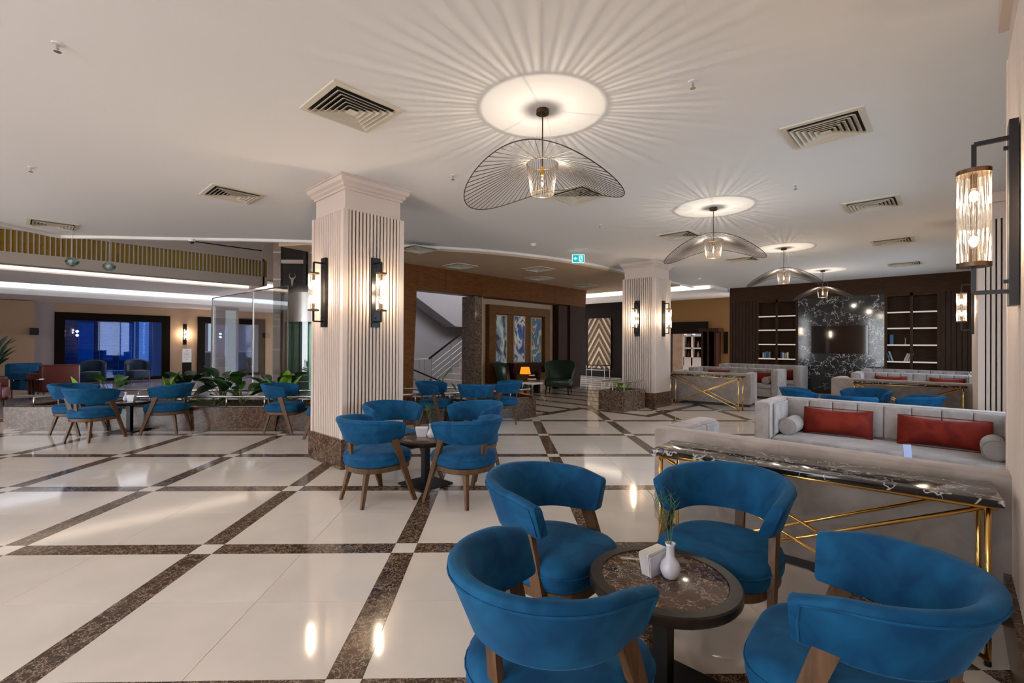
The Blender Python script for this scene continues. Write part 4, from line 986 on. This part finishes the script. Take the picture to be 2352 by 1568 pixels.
for sx in (-1, 1):
    for sy in (-1, 1): MB().tube([(sx*.16, sy*.16, .40), (sx*.19, sy*.19, .25), (sx*.15, sy*.15, .12), (sx*.24, sy*.24, 0)], .02, 6, .014).build('leg', 'plastic_white', wb, smooth=True)
def wing_chair(loc, rz, label):
    t = thing('wing_armchair', label, 'armchair', loc, rz, 'green wing armchairs')
    MB().rbox(-.36, .36, -.3, .40, .22, .44, .06).build('seat', 'leather_green', t, smooth=True)
    rings = []
    for i in range(21):
        a = -1.35+2.7*i/20; c, s_ = math.sin(a), -math.cos(a); hh = .95-.12*(abs(a)/1.35)**3; f_ = 1
        rings.append([(.33*c, .28*s_-.02, .4), (.40*c, .36*s_-.02, .4), (.47*c, .46*s_-.04, hh-.03), (.45*c, .43*s_-.04, hh), (.40*c, .38*s_-.04, hh-.03)])
    MB().loft(rings).build('wing_back', 'leather_green', t, auto=60)
    for sx in (-.3, .3):
        for sy in (-.25, .34): MB().tube([(sx, sy, .24), (sx*1.08, sy*1.08, 0)], .025, 6, .014).build('leg', 'panel_wood_dark', t)
    return t
wing_chair((-8.30, 10.75, 0), PI+.5, 'dark green leather wing chair right of the orange lamp'); wing_chair((-8.55, 9.05, 0), -.9, 'dark green leather wing chair half hidden left of the orange lamp')

# ================================================================== BLUE BARREL CHAIRS
def make_chair():
    t = thing('barrel_chair', 'x', 'chair')
    def outline(sc, n=36, a=.268, b=.275):
        out = []
        for i in range(n):
            q = 2*PI*i/n; c, s_ = math.cos(q), math.sin(q); p = 2/3.4 if s_ > 0 else 2/2.35
            out.append((sc*a*math.copysign(abs(c)**p, c), sc*b*math.copysign(abs(s_)**p, s_)+.01))
        return out
    rings = [[(x, y_, z) for x, y_ in outline(sc)] for sc, z in ((.90, .335), (.985, .342), (1.01, .362), (1.01, .41), (.985, .434), (.93, .449), (.80, .460), (.55, .468), (.2, .471))]
    seat = MB().loft(rings).build('seat', 'blue_velvet', t, auto=60)
    MB().tube([(x, y_, .405) for x, y_ in outline(1.018)+outline(1.018)[:1]], .0035, 5).build('seat_piping', 'blue_velvet', seat)
    rings = [[(x, y_, z) for x, y_ in outline(sc)] for sc, z in ((.93, .288), (.96, .296), (.96, .335))]
    MB().loft(rings).build('seat_frame', 'walnut', t, auto=30)
    y0, yf = -.01, .105
    def band(tt, h, d):
        a = .232+.062*h; yb = -(.235+.095*h); f_ = .60
        if abs(tt) > f_:
            u = (abs(tt)-f_)/(1-f_); x = math.copysign(a, tt); y_ = y0+(yf-y0)*u; nx, ny = math.copysign(1, tt), 0
        else:
            ps = tt/f_*PI/2; x = a*math.sin(ps); y_ = y0-(y0-yb)*math.cos(ps); nx, ny = math.sin(ps)/a, -math.cos(ps)/(y0-yb); L = math.hypot(nx, ny); nx /= L; ny /= L
        k = abs(tt); zb = .545+.018*k*k; zt = .768-.048*k**1.6; z = zb+(zt-zb)*h
        return (x+nx*d, y_+ny*d, z)
    sec = [(-.8, 0), (.8, 0), (1, .05), (1, .5), (1, .84), (.82, .95), (.4, 1.0), (-.4, 1.0), (-.82, .95), (-1, .84), (-1, .5), (-1, .05)]
    TH = .030
    ts = [-1+2*i/48 for i in range(49)]; rings = []
    def ring(tt, sq, push):
        r = []
        for d, h in sec:
            p = band(tt, .5+(h-.5)*sq, d*TH*(sq if sq < 1 else 1)); r.append((p[0], p[1]+push, p[2]))
        return r
    rings.append(ring(-1, .88, .022)); rings.append(ring(-1, .97, .014)); rings += [ring(q, 1, 0) for q in ts]; rings.append(ring(1, .97, .014)); rings.append(ring(1, .88, .022))
    bk_ = MB().loft(rings).build('backrest', 'blue_velvet', t, auto=60)
    path = [band(-1, .08, TH*1.03), band(-1, .45, TH*1.03)]+[band(q, .86, TH*1.03) for q in [-.97+1.94*i/40 for i in range(41)]]+[band(1, .45, TH*1.03), band(1, .08, TH*1.03)]
    MB().tube(path, .004, 5).build('back_piping', 'blue_velvet', bk_)
    for s_ in (-1, 1):
        MB().bar((s_*.252, .035, .585), (s_*.292, .235, 0), (0, 1, 0), (1, 0, 0), .070, .030, .036, .026).build('front_leg', 'walnut', t)
        MB().bar((s_*.145, -.165, .30), (s_*.19, -.235, 0), (1, 0, 0), (0, 1, 0), .046, .040, .026, .026).build('rear_leg', 'walnut', t)
    MB().bar((0, -.225, .33), (0, -.248, .56), (1, 0, 0), (0, 1, 0), .046, .024).build('rear_post', 'walnut', t)
    return t
CH0 = make_chair(); used = []
def chair(x, y_, rz, label, grp):
    if not used:
        used.append(1); CH0.location = (x, y_, 0); CH0.rotation_euler = (0, 0, rz); CH0['label'] = label; CH0['group'] = grp; return CH0
    return dup(CH0, (x, y_, 0), rz, label, grp)
def make_table():
    t = thing('bistro_table', 'x', 'table')
    MB().lathe([(.26, .425), (.293, .43), (.300, .44), (.300, .468), (.294, .474), (.250, .474), (.248, .468), (.244, .466)], n=56).build('rim', 'table_rim', t, auto=35)
    MB().lathe([(.2475, .45), (.2475, .4705), (.244, .472)], n=56).build('marble_top', 'table_marble', t, auto=35)
    MB().box(-.032, .032, -.032, .032, .02, .43).build('pedestal', 'black_metal', t)
    MB().rbox(-.20, .20, -.20, .20, 0, .02, .008, 2).build('base_plate', 'black_metal', t)
    return t
T0 = make_table(); tused = []
def make_vase():
    t = thing('bud_vase', 'x', 'vase')
    MB().lathe([(.018, 0), (.030, .006), (.040, .028), (.041, .045), (.034, .066), (.020, .082), (.0165, .095), (.016, .128), (.0215, .142), (.0185, .143), (.013, .128), (.012, .1)], n=24, cap=False).build('vase_body', 'porcelain', t, smooth=True)
    rr = random.Random(5)
    for k in range(5):
        a = rr.uniform(0, 6.3); tip = (.05*math.cos(a)-.02, .05*math.sin(a)-.02, .27+rr.uniform(0, .10))
        mid = (tip[0]*.4, tip[1]*.4, .2); MB().tube([(0, 0, .1), mid, tip], .0014, 4, .0008).build('stem', 'stem_green', t)
        m = MB()
        for j in range(16):
            f_ = rr.uniform(.35, 1); b = Vector(mid).lerp(Vector(tip), (f_-.35)/.65); an = rr.uniform(0, 6.3); L = rr.uniform(.02, .045)
            m.tube([b, b+Vector((L*math.cos(an)*.7, L*math.sin(an)*.7, L*.8))], .0008, 3)
        m.build('needles', 'leaf', t, kind='stuff')
    return t
def make_napkins():
    t = thing('napkin_holder', 'x', 'napkin holder')
    for s_ in (-1, 1):
        m = MB().loft([[(-.045, s_*.019, 0), (.045, s_*.019, 0), (.045, s_*.023, 0), (-.045, s_*.023, 0)], [(-.062, s_*.024, .085), (.062, s_*.024, .085), (.062, s_*.028, .085), (-.062, s_*.028, .085)]]); m.build('side_plate', 'porcelain', t)
    MB().box(-.044, .044, -.023, .023, 0, .004).build('base', 'porcelain', t)
    for k in range(7):
        y_ = -.016+k*.0053; MB().loft([[(-.046, y_, .004), (.046, y_, .004), (.046, y_+.004, .004), (-.046, y_+.004, .004)], [(-.064, y_*1.25, .098), (.064, y_*1.25, .098), (.064, y_*1.25+.0045, .098), (-.064, y_*1.25+.0045, .098)]]).build('napkin', 'paper', t)
    return t
V0, N0 = make_vase(), make_napkins(); vused, nused = [], []
def place(root, flag, loc, rz, label, grp):
    if not flag:
        flag.append(1); root.location = loc; root.rotation_euler = (0, 0, rz); root['label'] = label; root['group'] = grp; return root
    return dup(root, loc, rz, label, grp)
TZ = .4725
def set_table(x, y_, rz, where, vz=None, nz=None):
    place(T0, tused, (x, y_, 0), rz, 'round marble topped table with dark rim '+where, 'round marble tables')
    if vz: place(V0, vused, (x+vz[0], y_+vz[1], TZ), vz[2], 'white bud vase with thin green sprigs on the table '+where, 'bud vases')
    if nz: place(N0, nused, (x+nz[0], y_+nz[1], TZ), nz[2], 'white napkin holder full of napkins on the table '+where, 'napkin holders')
# foreground group
gx, gy = -.855, 1.85
set_table(gx-.02, gy-.01, 0, 'in the foreground', (.025, .01, 0), (-.045, .0, 1.42))
FG = 'foreground blue chairs'
chair(gx-.61, gy+.0, -PI/2+.05, 'blue velvet barrel chair on the far left of the foreground table', FG)
chair(gx+.0, gy+.60, PI-.04, 'blue velvet barrel chair behind the foreground table before the console', FG)
chair(gx-.095, gy-.645, -.10, 'blue velvet barrel chair at bottom centre turned away from view', FG)
chair(gx+.615, gy-.02, PI/2+.06, 'blue velvet barrel chair at the lower right corner', FG)
# middle group
set_table(-3.90, 2.86, 0, 'beside the near column', (.06, .02, 1), (-.07, .0, PI/4))
MG = 'blue chairs beside the near column'
chair(-3.88, 2.28, 0, 'blue velvet chair at the front left of the column table, back to view', MG)
chair(-3.27, 2.85, PI/2, 'blue velvet chair at the front right of the column table', MG)
chair(-4.50, 2.86, -PI/2, 'blue velvet chair squeezed between table and near column', MG)
chair(-3.90, 3.50, PI, 'blue velvet chair at the far right of the column table', MG)
# left group
lx, ly = -9.58, 1.26
set_table(lx, ly, .7, 'in the left group', (-.09, -.04, 2), (-.02, .02, PI/4))
LG = 'blue chairs by the long planter'
chair(-9.12, .78, .65, 'blue velvet chair in the left group with its back to view', LG)
chair(-9.10, 1.68, .65+PI/2+.2, 'blue velvet chair on the right of the left group', LG)
chair(-9.95, .66, .65-PI/2+.25, 'blue velvet chair behind the others in the left group', LG)
# group half hidden by the near column
hx, hy = -7.35, 2.72
chair(-7.86, 2.98, -.75, 'blue velvet chair left of the near column before the planter', 'chairs half hidden by the near column')
chair(-6.95, 3.30, PI/2+.6, 'blue velvet chair mostly hidden behind the near column', 'chairs half hidden by the near column')
set_table(-7.30, 3.45, .3, 'behind the near column')
# corridor group
set_table(-6.20, 5.48, .2, 'behind the column group')
BG = 'blue chairs in front of the corridor'
chair(-6.52, 4.98, -.95, 'blue velvet chair nearest the stairs right of the column', BG)
chair(-5.83, 5.30, .75, 'blue velvet chair with its back to view before the planter end', BG)
chair(-5.93, 6.05, PI/2+.75, 'blue velvet chair at the planter end facing left', BG)
chair(-6.45, 6.10, PI+.3, 'blue velvet chair tucked behind the planter end table', BG) if False else None
# group behind the second sofa
set_table(-1.08, 8.37, 0, 'between the second sofa and gold console')
RG = 'blue chairs behind the second sofa'
chair(-1.70, 8.40, -PI/2+.35, 'blue velvet chair back left behind the sofa with red cushions', RG)
chair(-1.06, 7.80, .0, 'blue velvet chair nearest behind the sofa with red cushions', RG)
chair(-1.00, 8.96, PI-.3, 'blue velvet chair farthest in the group before the gold console', RG)
chair(-.44, 8.42, PI/2-.1, 'blue velvet chair rightmost in the group behind the sofa', RG)

# ================================================================== SOFAS
def make_sofa(L=2.23, D=.92, H=.77, label='x', loc=(0, 0, 0), rz=0, grp=None):
    """faces +y; origin at floor, middle of the back face"""
    t = thing('tuxedo_sofa', label, 'sofa', loc, rz, grp)
    h = L/2
    MB().box(-h+.04, h-.04, .04, D-.04, 0, .06).build('plinth', 'sofa_plinth', t)
    MB().rbox(-h, h, 0, .20, .06, H, .022).build('back', 'grey_velvet', t, smooth=False, auto=50)
    for s_ in (-1, 1): MB().rbox(min(s_*h, s_*(h-.17)), max(s_*h, s_*(h-.17)), .20, D, .06, H, .022).build('arm', 'grey_velvet', t, auto=50)
    MB().rbox(-h+.17, h-.17, .20, D-.02, .06, .27, .02).build('base', 'grey_velvet', t, auto=50)
    MB().rbox(-h+.175, h-.175, .24, D, .27, .385, .035).build('seat_cushion', 'grey_velvet', t, auto=60)
    n = 8; W = (L-.35)/n
    pmesh = MB().rbox(-W/2+.002, W/2-.002, 0, .05, 0, H-.41, .018, 3).mesh('back_channel', 'grey_velvet', auto=60)
    for k in range(n): obj('back_channel', pmesh, t, loc=(-h+.175+W*(k+.5), .195, .40))
    pa = MB().rbox(0, .03, -.14, .14, 0, H-.42, .012, 2).mesh('arm_channel', 'grey_velvet', auto=60)
    for s_ in (-1, 1):
        for k in range(2): obj('arm_channel', pa, t, loc=(s_*(h-.17)-(.03 if s_ > 0 else 0), .42+k*.29, .40))
    for s_ in (-1, 1): MB().tube([(s_*(h-.085-.08), D+.001, .09), (s_*(h-.085-.08), D+.001, H-.03)], .004, 5).build('arm_piping', 'grey_velvet', t)
    return t
SG = 'grey velvet sofas'
make_sofa(2.25, .88, .77, 'grey velvet sofa seen from behind beyond the front console', (-.60, 3.45, 0), 0, SG)
make_sofa(2.25, .95, .77, 'grey velvet sofa facing view with two red cushions', (-.585, 6.87, 0), PI, SG)
make_sofa(2.25, .9, .77, 'grey velvet sofa backed by the far right gold console', (-.73, 11.45, 0), 0, SG)
make_sofa(2.25, .9, .77, 'grey velvet sofa behind the far right console sofa', (-.75, 14.95, 0), PI, SG)
make_sofa(2.25, .8, .80, 'rearmost right grey velvet sofa below the right bookcase', (-.72, 16.35, 0), PI, SG)
make_sofa(1.80, .9, .77, 'grey velvet sofa backed by the gold console near the far column', (-4.28, 11.38, 0), .14, SG)
make_sofa(2.35, .95, .77, 'left grey velvet sofa facing view behind the column console', (-4.56, 14.55, 0), PI+.03, SG)
make_sofa(2.3, .85, .82, 'rearmost left grey velvet sofa below the left bookcase', (-4.38, 16.35, 0), PI, SG)
def cushion(w_, h, th, label, loc, rx, rz, grp='red velvet cushions'):
    t = thing('red_cushion', label, 'cushion', loc, rz, grp)
    rings = []; n = 14
    for i in range(n+1):
        u = -1+2*i/n; px = w_/2*u; pinch = 1-.10*(1-abs(u)**2) if False else 1
        thk = th*(1-abs(u)**3)**.7+.012; hh = h*(.84+.16*abs(u)**2.2)
        rings.append([(px, thk/2*math.copysign(abs(math.sin(q))**.8, math.sin(q))*(1-.9*abs(math.cos(q))**5), h/2+hh/2*math.copysign(abs(math.cos(q))**.55, math.cos(q))) for q in [2*PI*k/16 for k in range(16)]])
    o = MB().loft(rings).build('cover', 'red_velvet', t, smooth=True); o.rotation_euler = (rx, 0, 0)
    b = MB().tube([(w_/2*u, 0, h*.5+h*.5*s_) for u, s_ in ((-1, -1), (1, -1), (1, 1), (-1, 1), (-1, -1))], .005, 5).build('piping', 'red_velvet', o)
    return t
cushion(.66, .31, .18, 'orange red velvet cushion at the left of the facing sofa', (-1.00, 6.50, .388), .25, PI+.05)
cushion(.72, .31, .18, 'deep red velvet cushion at the right of the facing sofa', (-.10, 6.48, .388), .25, PI-.03)
def bolster(label, loc, rz):
    t = thing('bolster', label, 'cushion', loc, rz, 'grey bolsters')
    o = MB().lathe([(.04, -.21), (.085, -.205), (.095, -.19), (.095, .19), (.085, .205), (.04, .21)], n=22).build('roll', 'grey_velvet', t, auto=50); o.rotation_euler = (PI/2, 0, 0)
    for s_ in (-1, 1):
        p = MB().tube([(.093*math.cos(a), s_*.2, .093*math.sin(a)) for a in [i*2*PI/24 for i in range(25)]], .004, 5).build('end_piping', 'grey_velvet', t)
bolster('grey round bolster at the left arm of the facing sofa', (-1.42, 6.35, .482), 0)
bolster('grey round bolster at the right end of the facing sofa', (.26, 6.30, .482), 0)
for (w_, label, loc) in ((.6, 'left dark red cushion on the far right sofa', (-1.15, 14.6, .388)), (.6, 'right dark red cushion on the far right sofa', (-.15, 14.6, .388)), (.6, 'dark red cushion at the left of the far left sofa', (-5.1, 14.2, .388)), (.5, 'dark red cushion at the right arm of the far left sofa', (-3.86, 14.15, .388)),
                         (.5, 'dark red cushion on the rearmost left sofa', (-3.70, 16.0, .388))):
    cushion(w_, .31, .13, label, loc, .25, PI)
bolster('small grey bolster at the right arm of the far left sofa', (-3.68, 13.90, .482), 0)

# ================================================================== CONSOLES
def make_console(L, D, H, label, loc, rz):
    t = thing('gold_console', label, 'console table', loc, rz, 'marble and gold consoles')
    MB().rbox(-L/2, L/2, -D/2, D/2, H-.03, H, .003, 2).build('marble_top', 'black_marble', t, auto=40)
    r = .0125; lx_, ly_ = L/2-.05, D/2-.035; zt = H-.042
    for sx in (-1, 1):
        for sy in (-1, 1):
            MB().tube([(sx*lx_, sy*ly_, .02), (sx*lx_, sy*ly_, zt)], r, 10).build('leg', 'brass', t, smooth=True)
            MB().lathe([(.013, 0), (.013, .022)], sx*lx_, sy*ly_, 10).build('foot', 'black_metal', t)
        MB().tube([(sx*lx_, -ly_, zt), (sx*lx_, ly_, zt)], r, 8).build('end_rail', 'brass', t, smooth=True)
    for sy in (-1, 1):
        MB().tube([(-lx_-.03, sy*ly_, zt), (lx_+.03, sy*ly_, zt)], r*.9, 8).build('top_rail', 'brass', t, smooth=True)
        for s_ in (-1, 1): MB().tube([(-lx_*s_, sy*ly_+s_*.006, .03), (lx_*s_, sy*ly_+s_*.006, zt)], r*.85, 8).build('cross_brace', 'brass', t, smooth=True)
    return t
make_console(1.60, .37, .75, 'front console with black marble top and gold crossed frame', (-.655, 3.09, 0), math.radians(4.4))
make_console(1.60, .36, .75, 'far right gold framed console behind the blue chairs', (-.66, 11.18, 0), 0)
make_console(1.62, .36, .75, 'gold framed console standing beside the far column', (-4.16, 10.82, 0), 0)
# coffee table hidden between the sofas carrying a menu stand and sprig
cf = thing('coffee_table', 'low dark coffee table between the two near sofas', 'table', (-.45, 5.12, 0))
MB().rbox(-.5, .5, -.3, .3, .36, .40, .01, 2).build('top', 'black_marble', cf)
for sx in (-.44, .44):
    for sy in (-.25, .25): MB().box(sx-.02, sx+.02, sy-.02, sy+.02, 0, .36).build('leg', 'black_metal', cf)
mnu = thing('menu_stand', 'small clear acrylic menu stand on the low table', 'menu stand', (-.30, 5.15, .40), .6)
MB().loft([[(-.03, -.03, 0), (.03, -.03, 0), (.03, -.027, 0), (-.03, -.027, 0)], [(-.03, 0, .20), (.03, 0, .20), (.03, .003, .20), (-.03, .003, .20)]]).build('front_sheet', 'menu_acrylic', mnu)
MB().box(-.03, .03, -.03, .04, 0, .004).build('foot', 'clear_glass', mnu)
